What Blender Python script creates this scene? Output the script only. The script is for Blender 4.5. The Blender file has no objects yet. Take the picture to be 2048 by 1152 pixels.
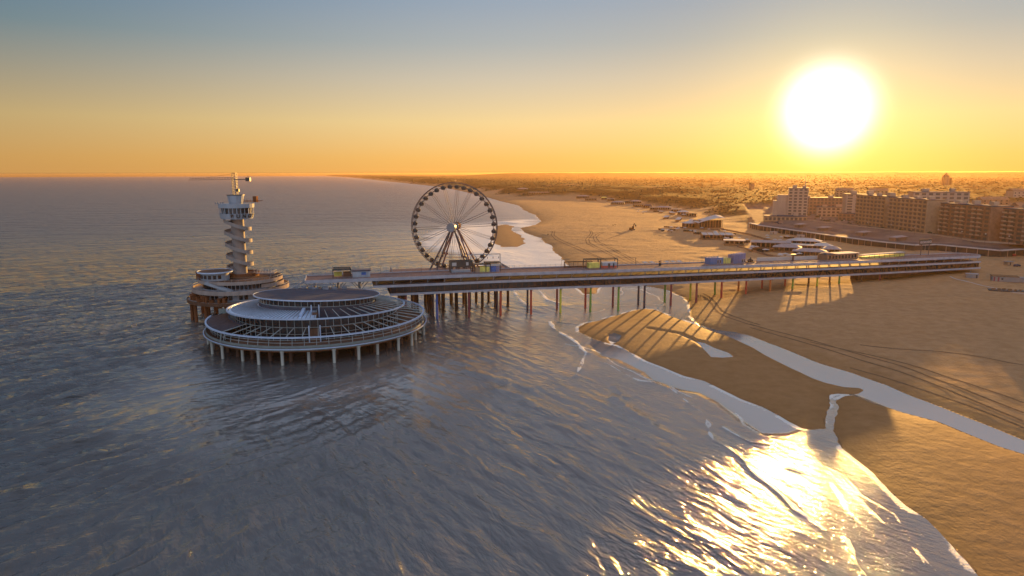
import bpy, bmesh, math, random
import numpy as np
from mathutils import Vector, Matrix

R = math.radians
PI = math.pi
S = bpy.context.scene
COL = S.collection
random.seed(7)

# ------------------------------------------------------------------ camera, sky, sun, exposure
FPX, CAM_H, PITCH, ROLL = 1384.0, 58.0, R(9.45), R(0.137)
SUN_EL, SUN_AZ = R(4.5), R(23.94)

cam_data = bpy.data.cameras.new('camera')
cam_data.sensor_width = 36.0
cam_data.lens = FPX / 2048 * 36.0
cam_data.clip_start = 1.0
cam_data.clip_end = 120000.0
cam = bpy.data.objects.new('camera', cam_data)
COL.objects.link(cam)
cam.matrix_world = (Matrix.Translation((0, 0, CAM_H)) @ Matrix.Rotation(PI / 2 - PITCH, 4, 'X')
                    @ Matrix.Rotation(-ROLL, 4, 'Z'))
S.camera = cam

world = bpy.data.worlds.new('World')
S.world = world
world.use_nodes = True


def build_sky():
    nt = world.node_tree
    N, Lk = nt.nodes, nt.links
    N.clear()
    out = N.new('ShaderNodeOutputWorld')
    tc = N.new('ShaderNodeTexCoord')
    sep = N.new('ShaderNodeSeparateXYZ')
    Lk.new(tc.outputs['Generated'], sep.inputs[0])
    sky = N.new('ShaderNodeTexSky')
    sky.sky_type = 'NISHITA'
    sky.sun_disc = False
    sky.sun_elevation = SUN_EL
    sky.sun_rotation = SUN_AZ
    bg0 = N.new('ShaderNodeBackground')
    Lk.new(sky.outputs[0], bg0.inputs[0])
    bg0.inputs[1].default_value = 0.0015

    def math_(op, a, b=None):
        m = N.new('ShaderNodeMath')
        m.operation = op
        for i, v in enumerate((a, b)):
            if v is None:
                continue
            if isinstance(v, (int, float)):
                m.inputs[i].default_value = v
            else:
                Lk.new(v, m.inputs[i])
        return m.outputs[0]

    def ramp(stops):
        # stops: (elevation deg, linear rgb)
        r = N.new('ShaderNodeValToRGB')
        el = r.color_ramp.elements
        f = lambda d: min(1, max(0, (math.sin(R(d)) + 0.05) / 1.05)) ** 0.5
        while len(el) < len(stops):
            el.new(0.5)
        for e, (d, c) in zip(el, stops):
            e.position = f(d)
            e.color = (*c, 1)
        Lk.new(fac, r.inputs[0])
        return r.outputs[0]
    z = math_('ADD', sep.outputs[2], 0.05)
    z = math_('DIVIDE', z, 1.05)
    z = math_('MAXIMUM', z, 0.0)
    fac = math_('POWER', z, 0.5)
    base = ramp([(-3, (.10, .08, .06)), (-.12, (.16, .10, .05)), (.12, (.50, .265, .085)), (1.2, (.49, .272, .09)), (4.0, (.42, .29, .125)),
                 (7.3, (.22, .212, .165)), (10, (.09, .165, .20)), (13.2, (.045, .135, .235)), (26, (.15, .21, .32)), (40, (.15, .20, .31)), (90, (.36, .40, .50))])
    add = ramp([(-3, (.15, .08, .02)), (-.12, (.2, .08, .0)), (.12, (.54, .25, .03)), (1.2, (.56, .30, .06)), (4.0, (.60, .45, .22)),
                (7.3, (.53, .42, .31)), (10, (.43, .35, .30)), (13.2, (.34, .305, .29)), (20, (.52, .48, .48)), (32, (.26, .24, .26)), (90, (.03, .04, .06))])
    dot = N.new('ShaderNodeVectorMath')
    dot.operation = 'DOT_PRODUCT'
    nrm = N.new('ShaderNodeVectorMath')
    nrm.operation = 'NORMALIZE'
    Lk.new(tc.outputs['Generated'], nrm.inputs[0])
    Lk.new(nrm.outputs[0], dot.inputs[0])
    dot.inputs[1].default_value = (math.cos(SUN_EL) * math.sin(SUN_AZ), math.cos(SUN_EL) * math.cos(SUN_AZ), math.sin(SUN_EL))
    ang = math_('ARCCOSINE', math_('MINIMUM', dot.outputs['Value'], 0.999999))
    ang = math_('MULTIPLY', ang, 180 / PI)

    def gauss(sig, amp, power=2.0):
        q = math_('POWER', math_('DIVIDE', ang, sig), power)
        return math_('MULTIPLY', math_('EXPONENT', math_('MULTIPLY', q, -1.0)), amp)

    def scaled(col, val):
        v = N.new('ShaderNodeVectorMath')
        v.operation = 'SCALE'
        if isinstance(col, tuple):
            v.inputs[0].default_value = col
        else:
            Lk.new(col, v.inputs[0])
        if isinstance(val, (int, float)):
            v.inputs['Scale'].default_value = val
        else:
            Lk.new(val, v.inputs['Scale'])
        return v.outputs[0]

    def plus(a, b):
        v = N.new('ShaderNodeVectorMath')
        v.operation = 'ADD'
        Lk.new(a, v.inputs[0])
        Lk.new(b, v.inputs[1])
        return v.outputs[0]
    tot = plus(base, scaled(add, math_('SUBTRACT', gauss(50, .84, 3.0), gauss(18, .36))))
    tot = plus(tot, scaled((1.0, .93, .72), gauss(2.75, 2.6, 3.0)))
    tot = plus(tot, scaled((1.0, .80, .18), gauss(7.0, .22)))
    behind = math_('MAXIMUM', math_('SUBTRACT', 0.15, sep.outputs[1]), 0.0)
    tot = plus(tot, scaled((.92, 1.0, 1.16), math_('MULTIPLY', behind, .55)))
    bg1 = N.new('ShaderNodeBackground')
    Lk.new(tot, bg1.inputs[0])
    bg1.inputs[1].default_value = 0.125
    ad = N.new('ShaderNodeAddShader')
    Lk.new(bg0.outputs[0], ad.inputs[0])
    Lk.new(bg1.outputs[0], ad.inputs[1])
    Lk.new(ad.outputs[0], out.inputs[0])


build_sky()

sun_data = bpy.data.lights.new('sun', 'SUN')
sun_data.energy = 1.5
sun_data.angle = R(0.5)
sun_data.color = (1.0, .52, .13)
sun = bpy.data.objects.new('sun', sun_data)
COL.objects.link(sun)
sun.location = (300, 600, 200)
sun.rotation_euler = Vector((-math.cos(SUN_EL) * math.sin(SUN_AZ), -math.cos(SUN_EL) * math.cos(SUN_AZ), -math.sin(SUN_EL))).to_track_quat('-Z', 'Y').to_euler()

S.view_settings.view_transform = 'Standard'
S.view_settings.look = 'None'
S.view_settings.gamma = 1.0
S.view_settings.use_curve_mapping = False
S.view_settings.exposure = 3.0
S.cycles.max_bounces = 6
S.cycles.volume_bounces = 0
S.cycles.sample_clamp_indirect = 4.0
S.cycles.use_denoising = True
S.cycles.use_adaptive_sampling = False


# ------------------------------------------------------------------ reading positions off the photo
def ray(px, py):
    x = (px - 1024) / FPX
    y = -(py - 576) / FPX
    c, s = math.cos(ROLL), math.sin(ROLL)
    r, u = x * c + y * s, -x * s + y * c
    return r, math.cos(PITCH) + u * math.sin(PITCH), u * math.cos(PITCH) - math.sin(PITCH)


def at(px, py, z=0.0):
    d = ray(px, py)
    t = (z - CAM_H) / min(d[2], -1e-4)
    return d[0] * t, d[1] * t


def top_z(px, py, Y):
    d = ray(px, py)
    return CAM_H + d[2] * Y / d[1]


# ------------------------------------------------------------------ object helpers
def tag(o, label=None, cat=None, group=None, kind=None):
    if label:
        o['label'] = label
    if cat:
        o['category'] = cat
    if group:
        o['group'] = group
    if kind:
        o['kind'] = kind
    return o


def thing(name, label, cat, loc=(0, 0, 0), rz=0.0, group=None):
    o = bpy.data.objects.new(name, None)
    COL.objects.link(o)
    o.empty_display_size = 0.5
    o.location = loc
    o.rotation_euler = (0, 0, rz)
    return tag(o, label, cat, group)


def copy_tree(o, parent=None):
    c = o.copy()
    COL.objects.link(c)
    if parent is not None:
        c.parent = parent
    for ch in list(o.children):
        copy_tree(ch, c)
    return c


class MB:
    def __init__(s):
        s.v, s.f = [], []

    def add(s, vs, fs):
        n = len(s.v)
        s.v += [tuple(p) for p in vs]
        s.f += [tuple(i + n for i in q) for q in fs]
        return s

    def box(s, c, d, rz=0.0):
        cx, cy, cz = c
        hx, hy, hz = d[0] / 2, d[1] / 2, d[2] / 2
        ca, sa = math.cos(rz), math.sin(rz)
        vs = []
        for z in (-hz, hz):
            for x, y in ((-hx, -hy), (hx, -hy), (hx, hy), (-hx, hy)):
                vs.append((cx + x * ca - y * sa, cy + x * sa + y * ca, cz + z))
        return s.add(vs, [(3, 2, 1, 0), (4, 5, 6, 7), (0, 1, 5, 4), (1, 2, 6, 5), (2, 3, 7, 6), (3, 0, 4, 7)])

    def span(s, x0, x1, y0, y1, z0, z1):
        return s.box(((x0 + x1) / 2, (y0 + y1) / 2, (z0 + z1) / 2), (abs(x1 - x0), abs(y1 - y0), abs(z1 - z0)))

    def tube(s, p, q, r, r2=None, n=8):
        p, q = Vector(p), Vector(q)
        r2 = r if r2 is None else r2
        d = (q - p).normalized()
        a = d.orthogonal().normalized()
        b = d.cross(a)
        vs, fs = [], []
        for c, rr in ((p, r), (q, r2)):
            for i in range(n):
                t = 2 * PI * i / n
                vs.append(c + a * (rr * math.cos(t)) + b * (rr * math.sin(t)))
        for i in range(n):
            j = (i + 1) % n
            fs.append((i, j, n + j, n + i))
        fs += [tuple(range(n - 1, -1, -1)), tuple(range(n, 2 * n))]
        return s.add(vs, fs)

    def bar(s, p, q, w, h):
        p, q = Vector(p), Vector(q)
        d = (q - p).normalized()
        up = Vector((0, 0, 1)) if abs(d.z) < .95 else Vector((0, 1, 0))
        a = d.cross(up).normalized() * (w / 2)
        b = a.cross(d).normalized() * (h / 2)
        vs = [c + i * a + j * b for c in (p, q) for i, j in ((-1, -1), (1, -1), (1, 1), (-1, 1))]
        return s.add(vs, [(0, 1, 2, 3), (7, 6, 5, 4), (0, 4, 5, 1), (1, 5, 6, 2), (2, 6, 7, 3), (3, 7, 4, 0)])

    def ring(s, r0, r1, z0, z1, a0=0.0, a1=360.0, n=72, c=(0, 0), zi=None, zt=None):
        """arc of rectangular section; zi = (bottom, top) at the inner radius"""
        full = abs(a1 - a0) >= 359.9
        m = n if full else n + 1
        if zi is None:
            zi = (z0, z1)
        vs, fs = [], []
        for i in range(m):
            t = R(a0 + (a1 - a0) * i / n)
            cs, sn = math.cos(t), math.sin(t)
            for r, z in ((r0, zi[0]), (r1, z0), (r1, z1), (r0, zi[1])):
                x, y = r * cs, r * sn
                vs.append((c[0] + x, c[1] + y, z + (zt(x, y, z) if zt else 0)))
        for i in range(n):
            j = (i + 1) % m
            for k in range(4):
                l = (k + 1) % 4
                fs.append((i * 4 + k, i * 4 + l, j * 4 + l, j * 4 + k))
        if not full:
            fs += [(0, 3, 2, 1), tuple(4 * n + k for k in range(4))]
        return s.add(vs, fs)

    def disc(s, r, z0, z1, n=72, c=(0, 0), dome=0.0, zt=None):
        rings = 6 if dome else 1
        vs, fs = [], []
        for i in range(n):
            t = 2 * PI * i / n
            x, y = r * math.cos(t), r * math.sin(t)
            vs.append((c[0] + x, c[1] + y, z0 + (zt(x, y, z0) if zt else 0)))
        for k in range(rings):
            q = 1 - k / rings
            for i in range(n):
                t = 2 * PI * i / n
                x, y = q * r * math.cos(t), q * r * math.sin(t)
                vs.append((c[0] + x, c[1] + y, z1 + dome * (1 - q * q) + (zt(x, y, z1) if zt else 0)))
        fs.append(tuple(range(n - 1, -1, -1)))
        for k in range(rings):
            for i in range(n):
                j = (i + 1) % n
                fs.append((k * n + i, k * n + j, (k + 1) * n + j, (k + 1) * n + i))
        fs.append(tuple(range(rings * n, rings * n + n)))
        return s.add(vs, fs)

    def sphere(s, c, r, n=10, m=7, sz=1.0):
        vs, fs = [(c[0], c[1], c[2] - r * sz)], []
        for j in range(1, m):
            p = PI * j / m
            for i in range(n):
                t = 2 * PI * i / n
                vs.append((c[0] + r * math.sin(p) * math.cos(t), c[1] + r * math.sin(p) * math.sin(t), c[2] - r * sz * math.cos(p)))
        vs.append((c[0], c[1], c[2] + r * sz))
        for i in range(n):
            fs.append((0, 1 + (i + 1) % n, 1 + i))
            fs.append((len(vs) - 1, 1 + (m - 2) * n + i, 1 + (m - 2) * n + (i + 1) % n))
        for j in range(m - 2):
            for i in range(n):
                a = 1 + j * n
                fs.append((a + i, a + (i + 1) % n, a + n + (i + 1) % n, a + n + i))
        return s.add(vs, fs)

    def build(s, name, mat, parent=None, smooth=False, loc=None, rz=None, label=None):
        me = bpy.data.meshes.new(name)
        me.from_pydata(s.v, [], s.f)
        bm = bmesh.new()
        bm.from_mesh(me)
        bmesh.ops.recalc_face_normals(bm, faces=bm.faces)
        bm.to_mesh(me)
        bm.free()
        if smooth:
            me.polygons.foreach_set('use_smooth', [True] * len(me.polygons))
            try:
                me.set_sharp_from_angle(angle=R(40))
            except Exception:
                pass
        me.materials.append(mat)
        o = bpy.data.objects.new(name, me)
        COL.objects.link(o)
        if parent is not None:
            o.parent = parent
        if loc is not None:
            o.location = loc
        if rz is not None:
            o.rotation_euler = (0, 0, rz)
        if label:
            o['label'] = label
        return o


# ------------------------------------------------------------------ materials
def mat(name, col, rough=.6, metal=0.0, var=.18, scale=.6, bump=.0, streak=False, emit=None):
    m = bpy.data.materials.new(name)
    m.use_nodes = True
    nt = m.node_tree
    b = nt.nodes['Principled BSDF']
    b.inputs['Roughness'].default_value = rough
    b.inputs['Metallic'].default_value = metal
    b.inputs['Specular IOR Level'].default_value = (.02 if rough >= .75 else .12) if rough >= .6 else .5
    tc = nt.nodes.new('ShaderNodeTexCoord')
    mp = nt.nodes.new('ShaderNodeMapping')
    nt.links.new(tc.outputs['Object'], mp.inputs[0])
    if streak:
        mp.inputs['Scale'].default_value = (1, 1, .15)
    nz = nt.nodes.new('ShaderNodeTexNoise')
    nz.inputs['Scale'].default_value = scale
    nz.inputs['Detail'].default_value = 5
    nz.inputs['Roughness'].default_value = .65
    nt.links.new(mp.outputs[0], nz.inputs['Vector'])
    r = nt.nodes.new('ShaderNodeValToRGB')
    r.color_ramp.elements[0].position = .3
    r.color_ramp.elements[1].position = .72
    r.color_ramp.elements[0].color = (*[c * (1 - var) for c in col], 1)
    r.color_ramp.elements[1].color = (*[min(1, c * (1 + var)) for c in col], 1)
    nt.links.new(nz.outputs['Fac'], r.inputs[0])
    nt.links.new(r.outputs[0], b.inputs['Base Color'])
    if bump:
        bp = nt.nodes.new('ShaderNodeBump')
        bp.inputs['Strength'].default_value = bump
        bp.inputs['Distance'].default_value = .05
        nt.links.new(nz.outputs['Fac'], bp.inputs['Height'])
        nt.links.new(bp.outputs[0], b.inputs['Normal'])
    if emit:
        b.inputs['Emission Color'].default_value = (*emit[:3], 1)
        b.inputs['Emission Strength'].default_value = emit[3]
    return m


M = {}
for k, a in dict(
    concrete=((.30, .25, .23), .8, 0, .2, .5, .3, True),
    white=((.25, .22, .21), .65, 0, .12, .5, .1, True),
    whitewash=((.28, .31, .36), .62, 0, .15, .6, .1, True),
    steel=((.22, .24, .28), .6, .2, .2, .7, 0, False),
    pale_rim=((.40, .50, .68), .35, .2, .12, .9, 0, False),
    pale_roof=((.50, .62, .80), .33, .25, .22, .25, 0, False),
    grey_roof=((.075, .08, .105), .8, 0, .25, .3, .2, False),
    dark_glass=((.02, .02, .022), .12, 0, .4, .4, 0, False),
    dark=((.035, .032, .03), .55, 0, .3, .8, 0, False),
    brown=((.11, .06, .04), .7, 0, .35, .7, .2, True),
    rust=((.17, .07, .035), .8, 0, .4, .8, .3, True),
    deck=((.20, .12, .10), .75, 0, .25, .5, .3, False),
    fascia=((.33, .33, .38), .65, 0, .2, .4, .1, False),
    green_grey=((.17, .20, .20), .62, 0, .2, .6, 0, False),
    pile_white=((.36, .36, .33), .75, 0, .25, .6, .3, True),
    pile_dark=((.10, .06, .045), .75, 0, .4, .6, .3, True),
    red=((.42, .05, .03), .5, 0, .2, .5, 0, True),
    orange=((.55, .16, .04), .5, 0, .2, .5, 0, True),
    blue=((.03, .09, .34), .5, 0, .2, .5, 0, True),
    navy=((.03, .03, .06), .5, 0, .2, .5, 0, True),
    green=((.16, .30, .05), .5, 0, .2, .5, 0, True),
    yellow=((.52, .50, .05), .5, 0, .2, .5, 0, True),
    maroon=((.20, .035, .05), .5, 0, .2, .5, 0, True),
    cabin_blue=((.10, .17, .33), .6, 0, .2, .6, 0, True),
    cabin_violet=((.17, .17, .28), .6, 0, .2, .6, 0, True),
    cabin_grey=((.30, .34, .40), .6, 0, .2, .6, 0, True),
    banner_yellow=((.62, .55, .14), .6, 0, .3, .8, 0, False),
    banner_blue=((.05, .13, .38), .6, 0, .5, 1.2, 0, False),
    canvas=((.44, .41, .40), .8, 0, .1, .6, 0, False),
    brick=((.25, .15, .10), .85, 0, .25, .3, .3, False),
    brick_pale=((.33, .23, .15), .85, 0, .2, .3, .3, False),
    plaster=((.36, .27, .21), .8, 0, .15, .3, .2, True),
    frame_pale=((.33, .37, .38), .62, 0, .2, .6, 0, False),
    window_hazed=((.085, .055, .04), .4, 0, .5, .2, 0, False),  # glass lightened and browned: the town's haze is put into this colour
    roof_mauve=((.30, .25, .25), .7, 0, .2, .5, 0, False),
    wood=((.24, .13, .07), .8, 0, .3, .7, .3, False),
    asphalt=((.12, .09, .085), .85, 0, .3, .2, .3, False),
    skin=((.4, .24, .17), .6, 0, .05, 3, 0, False),
    cloth_dark=((.03, .03, .04), .8, 0, .2, 3, 0, False),
    mast=((.12, .09, .09), .6, .2, .15, 1, 0, False),
    strut_mauve=((.22, .13, .13), .6, .1, .15, 1, 0, False),
    hub_grey=((.20, .20, .22), .45, .3, .3, .8, 0, False),
).items():
    M[k] = mat(k, *a)


# ------------------------------------------------------------------ terrain field
def _hash(ix, iy, seed):
    h = (ix * 374761393 + iy * 668265263 + seed * 974711) & 0x7fffffff
    h = ((h ^ (h >> 13)) * 1274126177) & 0x7fffffff
    return ((h ^ (h >> 16)) & 0xffff) / 65535.0


def vnoise(x, y, seed=0):
    x = np.asarray(x, float)
    y = np.asarray(y, float)
    ix = np.floor(x).astype(np.int64)
    iy = np.floor(y).astype(np.int64)
    fx, fy = x - ix, y - iy
    fx = fx * fx * (3 - 2 * fx)
    fy = fy * fy * (3 - 2 * fy)
    a = _hash(ix, iy, seed) * (1 - fx) + _hash(ix + 1, iy, seed) * fx
    b = _hash(ix, iy + 1, seed) * (1 - fx) + _hash(ix + 1, iy + 1, seed) * fx
    return a * (1 - fy) + b * fy


def fbm(x, y, seed=0, o=4):
    s, a, n = 0, .5, 0
    for i in range(o):
        s = s + a * vnoise(x * 2 ** i, y * 2 ** i, seed + i * 17)
        n += a
        a *= .5
    return s / n


def sdist(poly, x, y, closed=True):
    """signed distance, positive inside (unsigned when not closed)"""
    P = np.array(poly, float)
    Q = np.roll(P, -1, 0) if closed else P[1:]
    if not closed:
        P = P[:-1]
    d = np.full(x.shape, 1e12)
    ins = np.zeros(x.shape, bool)
    for (x0, y0), (x1, y1) in zip(P, Q):
        ex, ey = x1 - x0, y1 - y0
        wx, wy = x - x0, y - y0
        t = np.clip((wx * ex + wy * ey) / max(ex * ex + ey * ey, 1e-9), 0, 1)
        d = np.minimum(d, (wx - t * ex) ** 2 + (wy - t * ey) ** 2)
        if closed:
            c = (y0 > y) != (y1 > y)
            xi = x0 + (y - y0) * ex / (ey if abs(ey) > 1e-12 else 1e-12)
            ins ^= c & (x < xi)
    d = np.sqrt(d)
    return np.where(ins, d, -d) if closed else d


def PX(*pts, z=0.0):
    return [at(px, py, z) for px, py in pts]


def smooth01(t):
    t = np.clip(t, 0, 1)
    return t * t * (3 - 2 * t)


FAR = 16000.0
COAST = [(-FAR * .30, FAR * 1.0)] + PX(
    (640, 352), (700, 355), (740, 359), (780, 363.5), (801, 365.4), (838, 369), (872, 373), (905, 378.5), (926, 383),
    (957, 390), (974, 394.6), (1001, 402.5), (1037, 411), (1050, 421.5), (1071, 430), (1083, 443.5), (1066, 451),
    (1040, 456), (1047, 464), (1062, 470), (1081, 476), (1090, 485), (1103, 491), (1107.5, 503), (1120, 513), (1139, 532.6),
    (1150, 552), (1150, 574), (1170, 589), (1192, 587), (1197, 576), (1215, 567), (1240, 566), (1267, 570), (1305, 574), (1338, 581.6),
    (1366, 594), (1378, 604), (1381, 622), (1381, 632), (1396, 648), (1432, 660), (1470, 664), (1500, 671), (1562, 696), (1641, 727),
    (1703, 746), (1775, 771), (1831, 796), (1891, 818), (1969, 849), (2048, 881), (2250, 965)) + [(400, 90), (FAR, 0), (FAR, FAR * 1.5)]
BAR_B = PX((1157, 654), (1169, 647), (1195, 641), (1240, 629), (1269, 620.5), (1287, 617.6), (1308, 619), (1340, 632),
           (1381, 645.6), (1423, 662), (1446, 669), (1482, 684), (1500, 693), (1534, 712), (1578, 734), (1625, 756), (1650, 765),
           (1687, 774), (1719, 776), (1728, 780.6), (1716, 788), (1700, 789), (1676, 787), (1662, 789), (1657, 798), (1661, 810), (1654, 827), (1649, 840), (1651, 857),
           (1621, 860), (1603, 857), (1578, 844), (1560, 832), (1526, 814), (1482, 798), (1452, 784), (1408, 762), (1367, 752),
           (1325, 734), (1293, 722), (1260, 705), (1237, 691), (1216, 687), (1187, 678), (1157, 663))
BAR_C = PX((1672, 800), (1690, 792), (1709, 791), (1744, 806), (1775, 815), (1812, 826), (1875, 843), (1937, 868), (2000, 893),
           (2048, 908), (2250, 985), (2300, 1300), (2010, 1300), (1972, 1180), (1957, 1152), (1950, 1140), (1921, 1107), (1884, 1070),
           (1855, 1041), (1811, 1012), (1778, 979), (1749, 950), (1716, 921), (1683, 895), (1668, 860), (1672, 831), (1677, 815))
ISLE = PX((992, 452), (1010, 449), (1029, 452), (1022, 460), (1037, 468), (1049, 480), (1050, 486), (1037, 494), (1005, 494), (990, 486), (986, 470))
POOL = PX((1392, 682.5), (1408, 685.5), (1429, 696), (1458, 706), (1467, 714), (1440, 716), (1423, 715), (1414, 705))
POOL2 = PX((1218, 669), (1228, 666), (1243, 670), (1238, 683), (1222, 688), (1216, 680))
RILL = PX((1300, 659), (1330, 664), (1360, 669), (1395, 685))
SHOPS = PX((1500, 446), (1521, 451), (1660, 470.5), (1757, 483), (1829, 490), (1874, 489), (2001, 501), (2048, 498), z=9.0)
DUNE = [(-FAR * .27, FAR * 1.0)] + PX((650, 351.6), (700, 354), (760, 359), (820, 366), (900, 374), (980, 386), (1050, 395), (1130, 396),
       (1200, 400), (1280, 410), (1330, 414), (1390, 426), (1440, 440), z=5.0) + [tuple(p) for p in SHOPS] + [(420, 400), (800, 330), (FAR, 0), (FAR, FAR * 1.5)]
TOWN = [tuple(p) for p in SHOPS] + [(420, 400), (800, 330), (2600, 700), (2600, 1150), (330, 1000)]


def land(x, y, full=False):
    x = np.asarray(x, float)
    y = np.asarray(y, float)
    w = (vnoise(x / 9, y / 9, 3) - .5) * 2.2 + (vnoise(x / 3, y / 3, 5) - .5) * .8
    r = np.hypot(x, y)
    w = w * np.clip(r / 300, .35, 3)
    sm = sdist(COAST, x, y)
    sb = np.maximum(sdist(BAR_B, x, y), sdist(BAR_C, x, y))
    si = sdist(ISLE, x, y)
    sp = np.maximum(sdist(POOL, x, y), sdist(POOL2, x, y))
    sr = 0.25 - sdist(RILL, x, y, closed=False)
    sd = sdist(DUNE, x, y)
    st = sdist(TOWN, x, y)
    sm_, sb_, si_ = sm + w * .5, sb + w * .28, si + w * .8
    pv_ = y - np.interp(x, [-78, -5, 46, 114, 184, 262, 420], [258, 277, 287, 315, 345, 380, 452])
    back = smooth01((pv_ + 13) / 11)
    hm = np.where(sm_ > 0, (3.0 + .5 * back) * (1 - np.exp(-np.maximum(sm_, 0) / 24)), np.maximum(sm_ * .08, -3))
    hb = np.where(sb_ > 0, .7 * (1 - np.exp(-np.maximum(sb_, 0) / 10)), np.maximum(sb_ * .08, -3))
    hi = np.where(si_ > 0, .8 * (1 - np.exp(-np.maximum(si_, 0) / 14)), np.maximum(si_ * .08, -3))
    cut = np.maximum(sp, sr)
    hb = np.where(cut > -1.5, np.minimum(hb, -cut * .35), hb)
    h = np.maximum(np.maximum(hm, hb), hi)
    # rise towards the promenade and the dune foot
    rise = smooth01((st + 70) / 70) * 1.3 * (sm > 0)
    h = h + rise
    rip = (fbm(x / 14, y / 9, 11, 3) - .5) * .9 * smooth01(sm / 30) + (fbm(x / 55, y / 40, 12, 3) - .5) * 2.4 * smooth01((sm - 25) / 80)
    h = h + rip
    inl = smooth01(sd / 90)
    ntown = 1 - smooth01((st + 30) / 90)
    bumps = fbm(x / 420, y / 420, 21, 4)
    dune = 3 + 20 * np.clip(bumps - .25, 0, 1) + 5.0 * fbm(x / 60, y / 60, 23, 3) + 9 * np.exp(-((sd - 260) / 170) ** 2)
    h = h + inl * dune * ntown
    ridge = np.exp(-((r - 7600) / 900.0) ** 2) * smooth01((sd - 700) / 900)
    h = h * (1 - ridge) + ridge * (50 + 7.5 * fbm(x / 240, y / 240, 91, 4))
    h = np.where(st > 4, 4.6 + 4.2 + 2.2 * smooth01((st - 26) / 2.0), h)
    if not full:
        return h
    veg = smooth01((sd - 10) / 40 + (fbm(x / 90, y / 90, 31, 3) - .5) * 2) * ntown
    patch = fbm(x / 160, y / 160, 33, 4)
    veg = veg * (.72 + .28 * smooth01((patch - .2) / .1))
    pave = smooth01(st / 6)
    shore = np.maximum(np.maximum(sm, sb), si)
    wet = np.exp(-np.maximum(np.minimum(np.where(sm > 0, sm, 99), 60), 0) / 9) * .8
    wet = np.where(np.maximum(sb, si) > 0, .72 + .28 * np.exp(-np.maximum(np.maximum(sb, si), 0) / 3), wet)
    return h, veg, pave, wet, shore


def gz(x, y):
    return float(land(np.array([x]), np.array([y]))[0])


def atg(px, py, dz=0.0):
    """point of the ground seen at a pixel"""
    z = 5.0
    for _ in range(12):
        x, y = at(px, py, z)
        z = .5 * z + .5 * gz(x, y)
    return x, y, gz(x, y)


def polar_grid(r_list, a0, a1, na):
    a = np.linspace(R(a0), R(a1), na)
    rr, aa = np.meshgrid(r_list, a, indexing='ij')
    return rr * np.sin(aa), rr * np.cos(aa)


def grid_mesh(name, X, Y, Z, mat_, attrs, smooth=True):
    n, m = X.shape
    me = bpy.data.meshes.new(name)
    co = np.stack([X, Y, Z], -1).reshape(-1, 3).astype(np.float32)
    me.vertices.add(n * m)
    me.vertices.foreach_set('co', co.ravel())
    i = np.arange(n - 1)[:, None] * m + np.arange(m - 1)[None, :]
    q = np.stack([i, i + m, i + m + 1, i + 1], -1).reshape(-1, 4)[:, ::-1]
    nf = len(q)
    me.loops.add(nf * 4)
    me.loops.foreach_set('vertex_index', q.ravel().astype(np.int32))
    me.polygons.add(nf)
    me.polygons.foreach_set('loop_start', np.arange(0, nf * 4, 4, dtype=np.int32))
    me.polygons.foreach_set('use_smooth', np.full(nf, smooth))
    me.update(calc_edges=True)
    for k, v in attrs.items():
        at_ = me.attributes.new(k, 'FLOAT', 'POINT')
        at_.data.foreach_set('value', v.ravel().astype(np.float32))
    me.materials.append(mat_)
    o = bpy.data.objects.new(name, me)
    COL.objects.link(o)
    return o


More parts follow.
